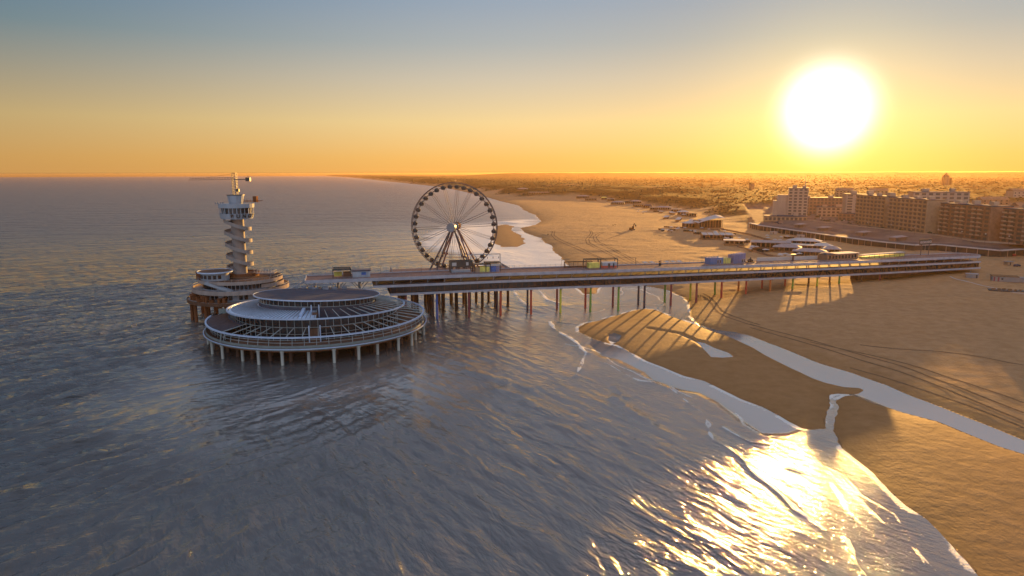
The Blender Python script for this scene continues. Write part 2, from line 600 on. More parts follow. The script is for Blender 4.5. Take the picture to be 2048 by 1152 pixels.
class NT:
    """small node-building helper"""
    def __init__(s, name):
        s.m = bpy.data.materials.new(name)
        s.m.use_nodes = True
        s.t = s.m.node_tree
        s.b = s.t.nodes['Principled BSDF']

    def _in(s, sock, v):
        if v is None:
            return
        if hasattr(v, 'is_output') or isinstance(v, bpy.types.NodeSocket):
            s.t.links.new(v, sock)
        elif isinstance(v, (tuple, list)):
            sock.default_value = (*v, 1) if len(v) == 3 and len(sock.default_value) == 4 else v
        else:
            sock.default_value = v

    def math(s, op, a, b=None, c=None):
        n = s.t.nodes.new('ShaderNodeMath')
        n.operation = op
        for i, v in enumerate((a, b, c)):
            s._in(n.inputs[i], v)
        return n.outputs[0]

    def attr(s, name):
        n = s.t.nodes.new('ShaderNodeAttribute')
        n.attribute_name = name
        return n.outputs['Fac']

    def coord(s, scale=(1, 1, 1), rz=0.0):
        tc = s.t.nodes.new('ShaderNodeTexCoord')
        mp = s.t.nodes.new('ShaderNodeMapping')
        mp.inputs['Rotation'].default_value = (0, 0, rz)
        mp.inputs['Scale'].default_value = scale
        s.t.links.new(tc.outputs['Object'], mp.inputs[0])
        return mp.outputs[0]

    def along(s, ang, squash):
        tc = s.t.nodes.new('ShaderNodeTexCoord')
        m1 = s.t.nodes.new('ShaderNodeMapping')
        m1.inputs['Rotation'].default_value = (0, 0, -R(ang))
        m2 = s.t.nodes.new('ShaderNodeMapping')
        m2.inputs['Scale'].default_value = (squash, 1, 1)
        s.t.links.new(tc.outputs['Object'], m1.inputs[0])
        s.t.links.new(m1.outputs[0], m2.inputs[0])
        return m2.outputs[0]

    def noise(s, vec, scale, detail=4, rough=.6, dist=0.0):
        n = s.t.nodes.new('ShaderNodeTexNoise')
        s._in(n.inputs['Vector'], vec)
        n.inputs['Scale'].default_value = scale
        n.inputs['Detail'].default_value = detail
        n.inputs['Roughness'].default_value = rough
        n.inputs['Distortion'].default_value = dist
        return n.outputs['Fac']

    def ramp(s, fac, stops):
        r = s.t.nodes.new('ShaderNodeValToRGB')
        el = r.color_ramp.elements
        while len(el) < len(stops):
            el.new(.5)
        for e, (p, c) in zip(el, stops):
            e.position = p
            e.color = (*c, 1) if len(c) == 3 else c
        s._in(r.inputs[0], fac)
        return r.outputs[0]

    def mix(s, fac, a, b):
        n = s.t.nodes.new('ShaderNodeMix')
        n.data_type = 'RGBA'
        s._in(n.inputs[0], fac)
        s._in(n.inputs[6], a)
        s._in(n.inputs[7], b)
        return n.outputs[2]

    def bump(s, h, dist, strength=1.0, normal=None):
        n = s.t.nodes.new('ShaderNodeBump')
        n.inputs['Distance'].default_value = dist
        n.inputs['Strength'].default_value = strength
        s._in(n.inputs['Height'], h)
        if normal is not None:
            s._in(n.inputs['Normal'], normal)
        return n.outputs[0]


def ground_material():
    s = NT('sand_and_dune')
    v = s.coord()
    big = s.noise(v, .02, 5, .6)
    mid = s.noise(v, .25, 5, .65)
    fine = s.noise(s.coord((1, .35, 1), R(20)), 1.4, 5, .7)
    dry = s.ramp(mid, [(.3, (.31, .17, .08)), (.7, (.47, .275, .145))])
    dry = s.mix(s.math('MULTIPLY', big, .5), dry, (.40, .225, .108))
    wetc = s.ramp(mid, [(.3, (.24, .12, .042)), (.7, (.30, .155, .06))])
    wet = s.attr('wet')
    sand = s.mix(wet, dry, wetc)
    g = s.ramp(s.noise(v, .05, 6, .7), [(.32, (.022, .020, .008)), (.5, (.035, .030, .011)), (.68, (.065, .046, .019))])
    veg = s.attr('veg')
    c = s.mix(veg, sand, g)
    pv = s.ramp(s.noise(v, .08, 3, .5), [(.35, (.13, .085, .07)), (.65, (.21, .14, .11))])
    c = s.mix(s.attr('pave'), c, pv)
    s._in(s.b.inputs['Base Color'], c)
    ro = s.math('SUBTRACT', .95, s.math('MULTIPLY', wet, .3))
    s._in(s.b.inputs['Roughness'], ro)
    s.b.inputs['Specular IOR Level'].default_value = .06
    dryf = s.math('SUBTRACT', 1.0, s.math('MULTIPLY', wet, .85))
    n1 = s.bump(s.math('MULTIPLY', fine, dryf), .22)
    n2 = s.bump(s.math('MULTIPLY', s.noise(v, .12, 6, .7), s.math('MULTIPLY', veg, 1.0)), 2.0, 1.0, n1)
    n3 = s.bump(s.math('MULTIPLY', s.math('MULTIPLY', mid, dryf), s.math('MULTIPLY', big, 2.0)), .55, 1.0, n2)
    s._in(s.b.inputs['Normal'], n3)
    return s.m


def sea_material():
    s = NT('sea_water')
    calm = s.attr('calm')      # 0 open sea .. 1 mirror-flat film of water
    shal = s.attr('shallow')
    v = s.coord()
    deep = (.046, .056, .066)
    c = s.mix(shal, deep, (.24, .21, .19))
    foam = s.attr('foam')
    fn = s.noise(s.coord((1, 1, 1)), 1.6, 5, .75, .8)
    fm = s.math('SMOOTH_MIN', 1.0, s.math('MULTIPLY', s.math('MAXIMUM', s.math('SUBTRACT', s.math('MULTIPLY', foam, 1.5), fn), 0.0), 3.0), .1)
    c = s.mix(fm, c, (.62, .60, .56))
    s._in(s.b.inputs['Base Color'], c)
    s._in(s.b.inputs['IOR'], s.math('ADD', s.math('ADD', 1.5, s.math('MULTIPLY', s.attr('spread'), .9)), s.math('MULTIPLY', calm, 1.5)))
    rough = s.math('ADD', s.attr('spread'), s.math('MULTIPLY', fm, .5))
    s._in(s.b.inputs['Roughness'], rough)
    flat = s.math('SUBTRACT', 1.0, s.math('MULTIPLY', calm, .965))
    live = s.math('MULTIPLY', flat, s.attr('openness'))
    side_ = s.attr('side')

    def both(a1_, a2_, squash, scale, det, rg, ds):
        p = s.noise(s.along(a1_, squash), scale, det, rg, ds)
        q = s.noise(s.along(a2_, squash), scale, det, rg, ds)
        return s.math('ADD', s.math('MULTIPLY', p, s.math('SUBTRACT', 1.0, side_)), s.math('MULTIPLY', q, side_))
    a = both(36, -58, .3, .22, 4, .55, .4)
    a0 = both(28, -66, .3, .07, 4, .55, .4)
    b = both(30, -40, .4, .8, 4, .6, .3)
    d = s.noise(s.coord((1, .7, 1), R(-30)), 3.2, 3, .6)
    a1 = s.noise(s.along(12, .35), .03, 5, .65, .4)
    n = s.bump(s.math('MULTIPLY', s.math('MULTIPLY', a1, live), s.math('MULTIPLY', s.attr('spread'), 3.0)), 9.0)
    n = s.bump(s.math('MULTIPLY', a0, live), 4.4, 1.0, n)
    n = s.bump(s.math('MULTIPLY', a, live), 2.0, 1.0, n)
    chop = s.math('MULTIPLY', flat, s.attr('chop'))
    n = s.bump(s.math('MULTIPLY', b, chop), .62, 1.0, n)
    n = s.bump(s.math('MULTIPLY', d, chop), .16, 1.0, n)
    e = s.noise(s.along(-50, .5), 9.0, 3, .6)
    n = s.bump(s.math('MULTIPLY', e, chop), .07, 1.0, n)
    s._in(s.b.inputs['Normal'], n)
    return s.m


# ground sheet: fine where it is near, long cells far away
r_g = np.concatenate([np.exp(np.linspace(math.log(70), math.log(700), 520)), np.exp(np.linspace(math.log(704), math.log(FAR), 420))])
GX, GY = polar_grid(r_g, -52, 52, 820)
gh, gveg, gpave, gwet, _ = land(GX, GY, full=True)
rr = np.hypot(GX, GY)
gh = gh + np.where(gveg > .3, (vnoise(GX / 22, GY / 22, 71) - .3) * 2.5 * smooth01((rr - 700) / 1500), 0)
ground = grid_mesh('ground', GX, GY, gh, ground_material(), dict(veg=gveg, pave=gpave, wet=gwet))
tag(ground, kind='structure')

# sea sheet with swell, shore breakers and calm shallows
BORES = [  # (pixels along the breaker, height, width, foam)
    (PX((1192, 721), (1216, 728), (1246, 746), (1278, 761), (1308, 765), (1340, 775), (1361, 793), (1384, 811), (1405, 826), (1416, 845), (1419, 866),
        (1426, 880), (1461, 899), (1479, 913), (1504, 943), (1541, 972), (1563, 990), (1592, 1019), (1610, 1032), (1650, 1060)), .08, .8, .6),
    (PX((1419, 866), (1426, 880), (1461, 899), (1479, 913), (1504, 943), (1541, 972), (1563, 990), (1592, 1019), (1610, 1032)), .12, .6, 1.1),
    (PX((1290, 746), (1310, 764), (1361, 781), (1399, 787), (1440, 808), (1482, 840), (1526, 873), (1560, 890), (1620, 915)), .06, 1.5, .25),
    (PX((1446, 855), (1464, 866), (1483, 877), (1500, 884), (1540, 890)), .2, .6, .95),
    (PX((1577, 937), (1590, 941), (1603, 946)), .2, .6, .9),
    (PX((1694, 1081), (1709, 1110), (1713, 1129), (1731, 1152), (1760, 1190)), .2, .7, .85),
    (PX((1100, 645), (1107, 657), (1125, 669), (1142, 678), (1157, 690), (1172, 707)), .4, 1.2, 1.0),
    (PX((1172, 707), (1163, 728), (1151, 753)), .2, 1.0, .6),
    (PX((1120, 644), (1160, 650), (1188, 648), (1200, 640)), .18, .8, .3),
    (PX((1026, 580), (1032, 590), (1042, 602), (1054, 612)), .4, 1.3, .9),
    (PX((1078, 581), (1086, 590), (1094, 600), (1116, 606)), .3, 1.1, .8),
    (PX((1000, 780), (1040, 792), (1075, 806), (1100, 828), (1140, 860)), .42, 2.6, .0),
    (PX((940, 740), (985, 756), (1030, 768), (1060, 775)), .3, 2.2, .0),
    (PX((1228, 772), (1238, 784), (1250, 795)), .28, 1.2, .2),
    (PX((1231, 796), (1254, 814), (1275, 831), (1300, 842)), .42, 1.5, .25),
    (PX((1570, 880), (1640, 930), (1700, 985), (1760, 1040), (1830, 1100), (1880, 1150)), .06, .8, .75),
    (PX((1620, 915), (1680, 950), (1720, 990), (1790, 1030), (1830, 1090), (1860, 1150)), .05, .7, .6),
    (PX((1000, 540), (1040, 535), (1080, 528), (1130, 540)), .2, 2.0, .4),
    (PX((960, 430), (1000, 425), (1050, 428)), .25, 3.0, .5),
    (PX((985, 470), (975, 490), (990, 505), (1030, 505), (1070, 500), (1095, 505)), .2, 2.0, .6),
    (PX((940, 405), (980, 410), (1040, 416)), .25, 4.0, .5),
]
r_s = np.concatenate([np.exp(np.linspace(math.log(70), math.log(420), 780)), np.exp(np.linspace(math.log(420.6), math.log(FAR), 340))])
SX, SY = polar_grid(r_s, -52, 52, 900)
near = np.hypot(SX, SY) < 3000
sm = sdist(COAST, SX, SY)
sb = np.maximum(np.maximum(sdist(BAR_B, SX, SY), sdist(BAR_C, SX, SY)), sdist(ISLE, SX, SY))
shore = -np.maximum(sm, sb)                       # metres of water to the nearest shore
lagoon = PX((1395, 640), (1500, 664), (1700, 740), (2048, 870), (2260, 960), (2260, 985), (2048, 912), (1812, 828), (1716, 790), (1600, 748), (1500, 696), (1423, 664))
lag = smooth01((sdist(lagoon, SX, SY) + 3) / 3)
swash = PX((1187, 676), (1250, 700), (1325, 732), (1408, 760), (1482, 796), (1560, 830), (1600, 856), (1570, 866), (1526, 866), (1482, 838), (1440, 806), (1400, 786),
           (1361, 779), (1310, 762), (1290, 745), (1240, 720), (1205, 712), (1180, 690))
sw = smooth01((sdist(swash, SX, SY) + 2) / 2)
surf = smooth01((shore - 6) / 70)
rs = np.hypot(SX, SY)
H_ = np.zeros(SX.shape)
wx = SX + 14 * (fbm(SX / 60, SY / 60, 41, 3) - .5)
wy = SY + 14 * (fbm(SX / 60, SY / 60, 43, 3) - .5)
side = smooth01((SX + 95) / 110)                  # 0 on the open side, 1 towards the beach
rng = np.random.RandomState(5)
for fam, w8 in ((-34, 1 - side), (-22, 1 - side), (24, side), (42, side), (4, np.ones_like(side) * .55)):
    for lam, am in ((16, .05), (12, .055), (8.5, .06), (6, .055), (4.2, .045), (3.0, .032), (2.3, .02)):
        th = R(fam + rng.uniform(-9, 9))
        k = 2 * PI / (lam * rng.uniform(.85, 1.15))
        ph = rng.uniform(0, 6.28)
        env = .35 + 1.3 * vnoise(SX / (lam * 3.1) + ph * 3, SY / (lam * 3.1), 50 + int(lam))
        H_ += w8 * env * am * (2 * (.5 + .5 * np.sin(k * (wx * math.cos(th) + wy * math.sin(th)) + ph)) ** 1.7 - .9)
H_ *= np.clip(260 / rs, 0, 1) ** 1.0 * (.54 + 1.3 * smooth01((shore - 60) / 60))
lee = smooth01((sdist([(-108, 250), (-95, 170), (-60, 150), (-30, 175), (-22, 250), (-40, 300), (-100, 300)], SX, SY) + 25) / 40)
H_ *= 1 - .8 * lee
H_ *= (.10 + .90 * surf) * (1 - .97 * lag) * (1 - .9 * sw)
foam = np.zeros(SX.shape)
jit = (vnoise(SX / 2.2, SY / 2.2, 61) - .5) * 1.1 + (vnoise(SX / 7, SY / 7, 62) - .5) * 1.8
for line, hh, ww, ff in BORES:
    L_ = np.array(line)
    box = (SX > L_[:, 0].min() - 12) & (SX < L_[:, 0].max() + 12) & (SY > L_[:, 1].min() - 12) & (SY < L_[:, 1].max() + 12)
    if not box.any():
        continue
    d = sdist(line, SX[box], SY[box], closed=False) + jit[box] * (.5 if ff > .3 else .8)
    g = np.exp(-(d / ww) ** 2)
    H_[box] += hh * g
    brk = .45 + .9 * vnoise(SX[box] / 3.5, SY[box] / 3.5, 63)
    foam[box] = np.maximum(foam[box], ff * brk * np.exp(-(d / (ww * .5)) ** 2))
edge = np.exp(-(np.maximum(shore, 0) / 1.9) ** 2) * .62 * (1 - lag)
edge *= smooth01((vnoise(SX / 6, SY / 6, 66) - .25) / .3)
foam = np.maximum(foam, edge * (shore > -3))
surfbelt = np.exp(-((shore - 26) / 38) ** 2) * smooth01((rs - 300) / 120) * (.55 + .9 * vnoise(SX / 26, SY / 11, 67)) * smooth01((1100 - rs) / 500)
foam = np.maximum(foam, surfbelt)
foam = np.maximum(foam, .5 * np.exp(-((shore - 9 - 4 * vnoise(SX / 9, SY / 9, 68)) / .8) ** 2) * smooth01((vnoise(SX / 12, SY / 12, 69) - .35) / .2) * (1 - lag))
pools = smooth01(np.maximum(sdist(POOL, SX, SY), sdist(POOL2, SX, SY)) + 3)
calm = np.clip(np.maximum(np.maximum(np.maximum(np.maximum(lag, pools), .78 * lee), sw * .93), .25 * np.exp(-np.maximum(shore, 0) / 6)), 0, 1)
shallow = np.clip(np.exp(-np.maximum(shore, 0) / 75) * .95 + .04, 0, 1)
H_ = np.where(shore < 0, np.minimum(H_, .03), H_)
sea = grid_mesh('sea', SX, SY, H_, sea_material(), dict(side=smooth01((SX + 110 - .12 * (SY - 150)) / 90), calm=calm, shallow=shallow, foam=foam, spread=.045 + .32 * smooth01((rs - 260) / 700), chop=np.clip(.25 + .65 * smooth01((shore - 60) / 120) + .24 * np.exp(-((shore - 6) / 12) ** 2), 0, 1.2), openness=.12 + .38 * smooth01((shore - 14) / 34) + 1.05 * smooth01((shore - 40) / 170)))
tag(sea, kind='structure')


def strip_on_ground(name, pix, width, m, dz=.06, label=None, kind='structure'):
    P = [atg(px, py)[:2] for px, py in pix]
    pts = [P[0]]
    for a, b in zip(P, P[1:]):
        k = max(2, int(math.dist(a, b) / 3))
        pts += [(a[0] + (b[0] - a[0]) * i / k, a[1] + (b[1] - a[1]) * i / k) for i in range(1, k + 1)]
    pts = np.array(pts)
    for _ in range(6):
        pts[1:-1] = (pts[:-2] + pts[1:-1] * 2 + pts[2:]) / 4
    d = np.gradient(pts, axis=0)
    d /= np.linalg.norm(d, axis=1)[:, None] + 1e-9
    nrm = np.stack([-d[:, 1], d[:, 0]], 1)
    mb = MB()
    rows = []
    for off in (-width / 2, 0, width / 2):
        q = pts + nrm * off
        rows.append(np.c_[q, land(q[:, 0], q[:, 1]) + dz])
    n = len(pts)
    vs = [tuple(rows[j][i]) for i in range(n) for j in range(3)]
    fs = [(i * 3 + j, i * 3 + j + 1, i * 3 + j + 4, i * 3 + j + 3) for i in range(n - 1) for j in range(2)]
    mb.add(vs, fs)
    o = mb.build(name, m)
    return tag(o, label, kind=kind)


M['track'] = mat('churned_sand', (.20, .12, .07), .95, 0, .3, .8, .5)
M['track_wet'] = mat('damp_track', (.16, .095, .055), .8, 0, .3, .8, .5)
TRACKS = [
    ((1106, 462), (1102, 470), (1112, 480), (1135, 490), (1165, 503), (1195, 514), (1215, 522)),
    ((1110, 462), (1108, 470), (1122, 480), (1148, 491), (1180, 506), (1212, 520)),
    ((1178, 460), (1182, 466), (1178, 472), (1171, 478), (1173, 487), (1190, 496), (1215, 508), (1245, 524), (1262, 532)),
    ((1181, 460), (1186, 466), (1183, 472), (1177, 478), (1180, 487), (1200, 496), (1228, 509), (1258, 524), (1275, 532)),
    ((1207, 463), (1195, 467), (1186, 474), (1190, 484), (1212, 494), (1240, 508), (1268, 524), (1280, 532)),
    ((1211, 464), (1200, 468), (1192, 475), (1198, 484), (1222, 495), (1250, 509), (1276, 524), (1286, 532)),
    ((1400, 590), (1415, 596), (1425, 608), (1432, 622), (1450, 634), (1480, 645), (1510, 652)),
    ((1406, 587), (1422, 594), (1434, 608), (1441, 620), (1458, 631), (1490, 642), (1520, 650)),
    ((1500, 648), (1560, 665), (1640, 685), (1720, 710), (1810, 733), (1900, 768), (1980, 800), (2048, 826)),
    ((1500, 655), (1560, 672), (1640, 694), (1720, 721), (1810, 745), (1900, 782), (1980, 815), (2048, 843)),
    ((1620, 684), (1720, 706), (1820, 728), (1920, 762), (2048, 806)),
    ((1720, 690), (1800, 700), (1880, 702), (1960, 712), (2048, 730)),
    ((1700, 736), (1780, 757), (1860, 786), (1950, 815), (2048, 856)),
    ((1240, 470), (1215, 478), (1200, 482)),
]
for t in TRACKS:
    strip_on_ground('path', t, .75, M['track'])


# ------------------------------------------------------------------ the pier
NEAR_EDGE = [(-78, 258.2), (-51.7, 264.8), (-4.9, 276.9), (45.6, 286.8), (114.3, 315.3), (184.1, 344.9), (262, 380.2)]


def drop(X):
    return -max(0.0, X - 46) * .0262

PW = 14.0


def pier_pt(X, v, z):
    """point above the pier's near edge at x = X, moved v metres away from the camera"""
    P = NEAR_EDGE
    k = 0
    while k < len(P) - 2 and X > P[k + 1][0]:
        k += 1
    (x0, y0), (x1, y1) = P[k], P[k + 1]
    t = (X - x0) / (x1 - x0)
    d = Vector((x1 - x0, y1 - y0)).normalized()
    return (X - d.y * v, y0 + (y1 - y0) * t + d.x * v, z + drop(X))


def pier_dir(X):
    a, b = pier_pt(X - 3, 0, 0), pier_pt(X + 3, 0, 0)
    return math.atan2(b[1] - a[1], b[0] - a[0])


def pier_slab(mb, X0, X1, v0, v1, z0, z1):
    xs = [X0] + [p[0] for p in NEAR_EDGE if X0 + .1 < p[0] < X1 - .1] + [X1]
    vs, fs = [], []
    for X in xs:
        vs += [pier_pt(X, v0, z0), pier_pt(X, v1, z0), pier_pt(X, v1, z1), pier_pt(X, v0, z1)]
    for i in range(len(xs) - 1):
        a, b = i * 4, i * 4 + 4
        for k in range(4):
            l = (k + 1) % 4
            fs.append((a + k, a + l, b + l, b + k))
    fs += [(0, 3, 2, 1), tuple(len(vs) - 4 + k for k in range(4))]
    mb.add(vs, fs)
    return mb


def deck_x(px, v, z):
    """x on the pier whose projection at height z falls in pixel column px"""
    lo, hi = -80.0, 262.0
    for _ in range(40):
        m_ = (lo + hi) / 2
        x, y, zz = pier_pt(m_, v, z)
        f = y * math.cos(PITCH) - (zz - CAM_H) * math.sin(PITCH)
        if 1024 + FPX * x / f < px:
            lo = m_
        else:
            hi = m_
    return lo


pier = thing('pier', 'long two-storey promenade pier on coloured legs crossing from beach to sea', 'pier', (0, 0, 0))
XL, XR, XU = -47.5, 259.0, -78.0
pier_slab(MB(), XL, XR, .4, PW - .4, 10.95, 11.45).build('lower_deck', M['deck'], pier)
b = MB()
pier_slab(b, XL, XR, .06, .36, 10.7, 11.6)
pier_slab(b, XL, XR, PW - .36, PW - .06, 10.7, 11.6)
b.build('fascia_beam', M['fascia'], pier)
b = MB()
for v in (1.2, PW - 1.3):
    pier_slab(b, XL, XR, v, v + .08, 11.46, 14.35)
b.build('glass_wall', M['dark_glass'], pier)
b = MB()
X = XL
while X < XR:
    for v in (1.02, PW - 1.0):
        p, q = pier_pt(X, v, 11.46), pier_pt(X, v, 14.35)
        b.box(((p[0] + q[0]) / 2, (p[1] + q[1]) / 2, (p[2] + q[2]) / 2), (.14, .14, 2.86), pier_dir(X))
    X += 2.6
for v in (.95, PW - 1.15):
    pier_slab(b, XL, XR, v, v + .2, 11.7, 11.82)
b.build('wall_frame', M['brown'], pier)
b = MB()
pier_slab(b, XL - 6, XR - 2, -.9, 3.2, 14.37, 14.6)
pier_slab(b, XL - 6, XR - 2, PW - 3.2, PW + .9, 14.37, 14.6)
pier_slab(b, XL - 6, XR - 2, 3.2, PW - 3.2, 14.5, 15.0)
b.build('corridor_roof', M['grey_roof'], pier)
b = MB()
pier_slab(b, XL - 6, XR - 2, -1.15, -.9, 14.25, 15.05)
pier_slab(b, XL - 6, XR - 2, -.9, -.3, 14.9, 15.1)
pier_slab(b, XL - 6, XR - 2, PW + .9, PW + 1.15, 14.2, 15.25)
b.build('roof_gutter', M['fascia'], pier)
X = XL - 5
dp = MB().box((0, 0, .8), (.24, .24, 1.75)).bar((.0, 0, .1), (1.3, 0, 1.65), .11, .11).build('deck_post', M['steel'], pier)
first = True
while X < XR:
    for v in (1.0, PW - 1.0):
        o = dp if first else dp.copy()
        if not first:
            COL.objects.link(o)
            o.parent = pier
        first = False
        o.location = pier_pt(X, v, 15.3)
        o.rotation_euler = (0, 0, pier_dir(X))
    X += 6.45
b = MB()
pier_slab(b, XU, XR - 4, -.3, PW + .3, 17.05, 17.75)
b.ring(0, (PW + .6) / 2, 17.05, 17.75, -90, 90, 20, c=(0, 0))
n0 = len(b.v) - 21 * 4
cx_, cy_, _ = pier_pt(XR - 4, PW / 2, 0)
a_ = pier_dir(XR - 6)
for i in range(n0, len(b.v)):
    x, y, z = b.v[i]
    b.v[i] = (cx_ + x * math.cos(a_) - y * math.sin(a_), cy_ + x * math.sin(a_) + y * math.cos(a_), z + drop(XR - 4))
b.build('upper_deck', M['deck'], pier)
b = MB()
pier_slab(b, XU, XR - 4, -.62, -.32, 16.9, 18.15)
pier_slab(b, XU, XR - 4, PW + .32, PW + .62, 16.9, 18.15)
pier_slab(b, XU - .3, XU - .02, -.3, PW + .3, 16.9, 18.15)
b.ring((PW + .6) / 2 + .02, (PW + .6) / 2 + .32, 16.9, 18.15, -90, 90, 24)
for i in range(len(b.v) - 100, len(b.v)):
    x, y, z = b.v[i]
    b.v[i] = (cx_ + x * math.cos(a_) - y * math.sin(a_), cy_ + x * math.sin(a_) + y * math.cos(a_), z + drop(XR - 4))
b.build('deck_fascia', M['fascia'], pier)
for v in (-.45, PW + .45):
    b = MB()
    X = XU + .5
    while X < XR - 4:
        p = pier_pt(X, v, 18.1)
        b.box((p[0], p[1], p[2] + .45), (.07, .07, .95), pier_dir(X))
        X += 2.2
    for z in (18.45, 18.75, 19.05):
        pier_slab(b, XU, XR - 4, v - .03, v + .03, z - .025, z + .025)
    b.build('railing', M['steel'], pier)
for X in (-75, -66.5, -58.5):
    for v in (2.5, 11.5):
        p = pier_pt(X, v, 16.9)
        b = MB()
        b.tube((0, 0, -20), (0, 0, 0), .4, n=10)
        for sx in (-1, 1):
            b.bar((0, 0, -4.2), (3.4 * sx, .8 * sx, -.1), .22, .22)
        b.build('support_column', M['steel'], pier, loc=p)
# slanted stair at the sea end
b = MB()
p, q = pier_pt(XU, 3, 17.6), pier_pt(XU - 14, 3, 9.6)
b.bar(p, q, 2.6, .35)
for o_ in (-1.3, 1.3):
    b.bar((p[0], p[1] + o_, p[2] + 1), (q[0], q[1] + o_, q[2] + 1), .08, .08)
for k in range(8):
    t = k / 7
    b.box((p[0] + (q[0] - p[0]) * t, p[1] - 1.3 + (q[1] - p[1]) * t, p[2] + (q[2] - p[2]) * t + .5), (.08, .08, 1))
b.build('stair', M['steel'], pier)
# legs: near row and far row, painted in bright colours
near_x = [(deck_x(px, 2.6, 6), c) for px, c in ((812, 'maroon'), (874, 'blue'), (938, 'maroon'), (1001, 'red'), (1062, 'red'), (1121, 'yellow'), (1181, 'green'), (1237, 'green'), (1289, 'navy'),
          (1342, 'maroon'), (1393, 'maroon'), (1443, 'red'), (1492, 'red'), (1540, 'orange'), (1585, 'green'), (1634, 'yellow'), (1678, 'green'), (1722, 'brown'), (1759, 'maroon'))]
far_x = [(deck_x(px, 10.4, 6), c) for px, c in ((866, 'navy'), (932, 'brown'), (994, 'navy'), (1055, 'navy'), (1114, 'maroon'), (1171, 'red'), (1226, 'maroon'), (1277, 'navy'), (1330, 'green'), (1381, 'yellow'),
         (1430, 'green'), (1477, 'orange'), (1524, 'red'), (1570, 'red'), (1617, 'brown'), (1659, 'brown'))]
for row, v in ((near_x, 2.6), (far_x, 10.4)):
    for X, c in row:
        p = pier_pt(X, v, 10.95)
        g_ = gz(p[0], p[1])
        q = MB()
        q.tube((0, 0, min(g_, 0) - 1.5 - p[2]), (0, 0, -.4), .50, .43, 12)
        q.box((0, 0, -.25), (1.5, 1.5, .5), pier_dir(X))
        q.build('leg', M[c], pier, loc=p, smooth=True)
pier_slab(MB(), deck_x(1715, 9, 10), XR, 9.0, 13.2, 5.0, 10.69).build('understorey_wall', M['brown'], pier)
for X in [x for x, _ in near_x]:
    b = MB()
    p, q = pier_pt(X, 1.2, 10.6), pier_pt(X, PW - 1.2, 10.6)
    b.bar(p, q, .6, .68)
    b.build('cross_beam', M['brown'], pier)

# ------------------------------------------------------------------ platform under the wheel
WX, WY, WZ = -25.2, 302.0, 34.9
plat = thing('wheel_platform', 'dark timber and concrete platform on many piles behind the pier under the wheel', 'platform', (0, 0, 0))
b = MB()
b.box((-27, 304, 14.6), (52, 25, 1.0), R(14))
b.build('platform_deck', M['deck'], plat)
b = MB()
b.box((-27, 304, 13.4), (50, 23, 1.2), R(14))
b.box((-22, 296, 9.2), (34, 12, 1.4), R(14))
b.build('platform_beam', M['rust'], plat)
b = MB()
for sx in (-25.7, 25.7):
    MB().box((0, 0, 0), (.1, 24.4, 1.1), R(14)).build('platform_railing', M['steel'], plat, loc=(-27 + sx * math.cos(R(14)), 304 + sx * math.sin(R(14)), 15.8))
pp = MB().tube((0, 0, -3), (0, 0, 12.9), .55, .55, 10).build('pile', M['pile_dark'], plat, smooth=True)
first = True
for i in range(9):
    for j in range(4):
        lx, ly = -23 + i * 5.8 + (j % 2) * 1.6, -10.5 + j * 7
        x, y = -27 + lx * math.cos(R(14)) - ly * math.sin(R(14)), 304 + lx * math.sin(R(14)) + ly * math.cos(R(14))
        o = pp if first else pp.copy()
        if not first:
            COL.objects.link(o)
            o.parent = plat
        o.location = (x, y, 0)
        first = False

# ------------------------------------------------------------------ ferris wheel (axis along local Y)
wheel = thing('ferris_wheel', 'tall ferris wheel with thirty-six dark gondolas standing beside the pier', 'ferris wheel', (WX, WY, 15.1), R(-9))
HZ = WZ - 15.1
RW = 19.0
for s_ in (-1, 1):
    b = MB()
    yy = s_ * .85
    n = 108
    for rad, th in ((RW, .17), (RW - 1.5, .10)):
        vs, fs = [], []
        for i in range(n):
            t = 2 * PI * i / n
            for k in range(6):
                u = 2 * PI * k / 6
                r_ = rad + th * math.cos(u)
                vs.append((r_ * math.cos(t), yy + th * math.sin(u), HZ + r_ * math.sin(t)))
        for i in range(n):
            for k in range(6):
                fs.append((i * 6 + k, i * 6 + (k + 1) % 6, ((i + 1) % n) * 6 + (k + 1) % 6, ((i + 1) % n) * 6 + k))
        b.add(vs, fs)
    for i in range(72):
        t = 2 * PI * i / 72
        t2 = t + PI / 72
        for ta, tb in ((t, t2), (t2, t + 2 * PI / 72)):
            ra, rb = (RW, RW - 1.5) if ta == t else (RW - 1.5, RW)
            b.bar((ra * math.cos(ta), yy, HZ + ra * math.sin(ta)), (rb * math.cos(tb), yy, HZ + rb * math.sin(tb)), .09, .09)
    b.build('rim', M['mast'], wheel)
b = MB()
for i in range(36):
    t = 2 * PI * (i + .5) / 36
    for rad in (RW, RW - 1.5):
        b.bar((rad * math.cos(t), -.85, HZ + rad * math.sin(t)), (rad * math.cos(t), .85, HZ + rad * math.sin(t)), .12, .12)
b.build('rim_tie', M['mast'], wheel)
for i in range(18):
    t = 2 * PI * i / 18 + .06
    b = MB()
    for s_ in (-1, 1):
        for o_ in (-.028, .028):
            b.tube((1.5 * math.cos(t + o_ * 9), s_ * 2.5, HZ + 1.5 * math.sin(t + o_ * 9)),
                   ((RW - 1.5) * math.cos(t + o_), s_ * .85, HZ + (RW - 1.5) * math.sin(t + o_)), .055, n=5)
    b.build('spoke', M['mast'], wheel)
b = MB()
b.tube((0, -3.4, HZ), (0, 3.4, HZ), .9, n=20)
for s_ in (-1, 1):
    b.tube((0, s_ * 2.3, HZ), (0, s_ * 2.9, HZ), 1.6, n=28)
b.build('hub', M['steel'], wheel, smooth=True)
MB().tube((0, -6.0, HZ), (0, -3.3, HZ), 1.9, n=32).build('hub_disc', M['hub_grey'], wheel, smooth=True)
MB().tube((0, 3.3, HZ), (0, 6.0, HZ), 1.75, n=32).build('hub_disc', M['rust'], wheel, smooth=True)
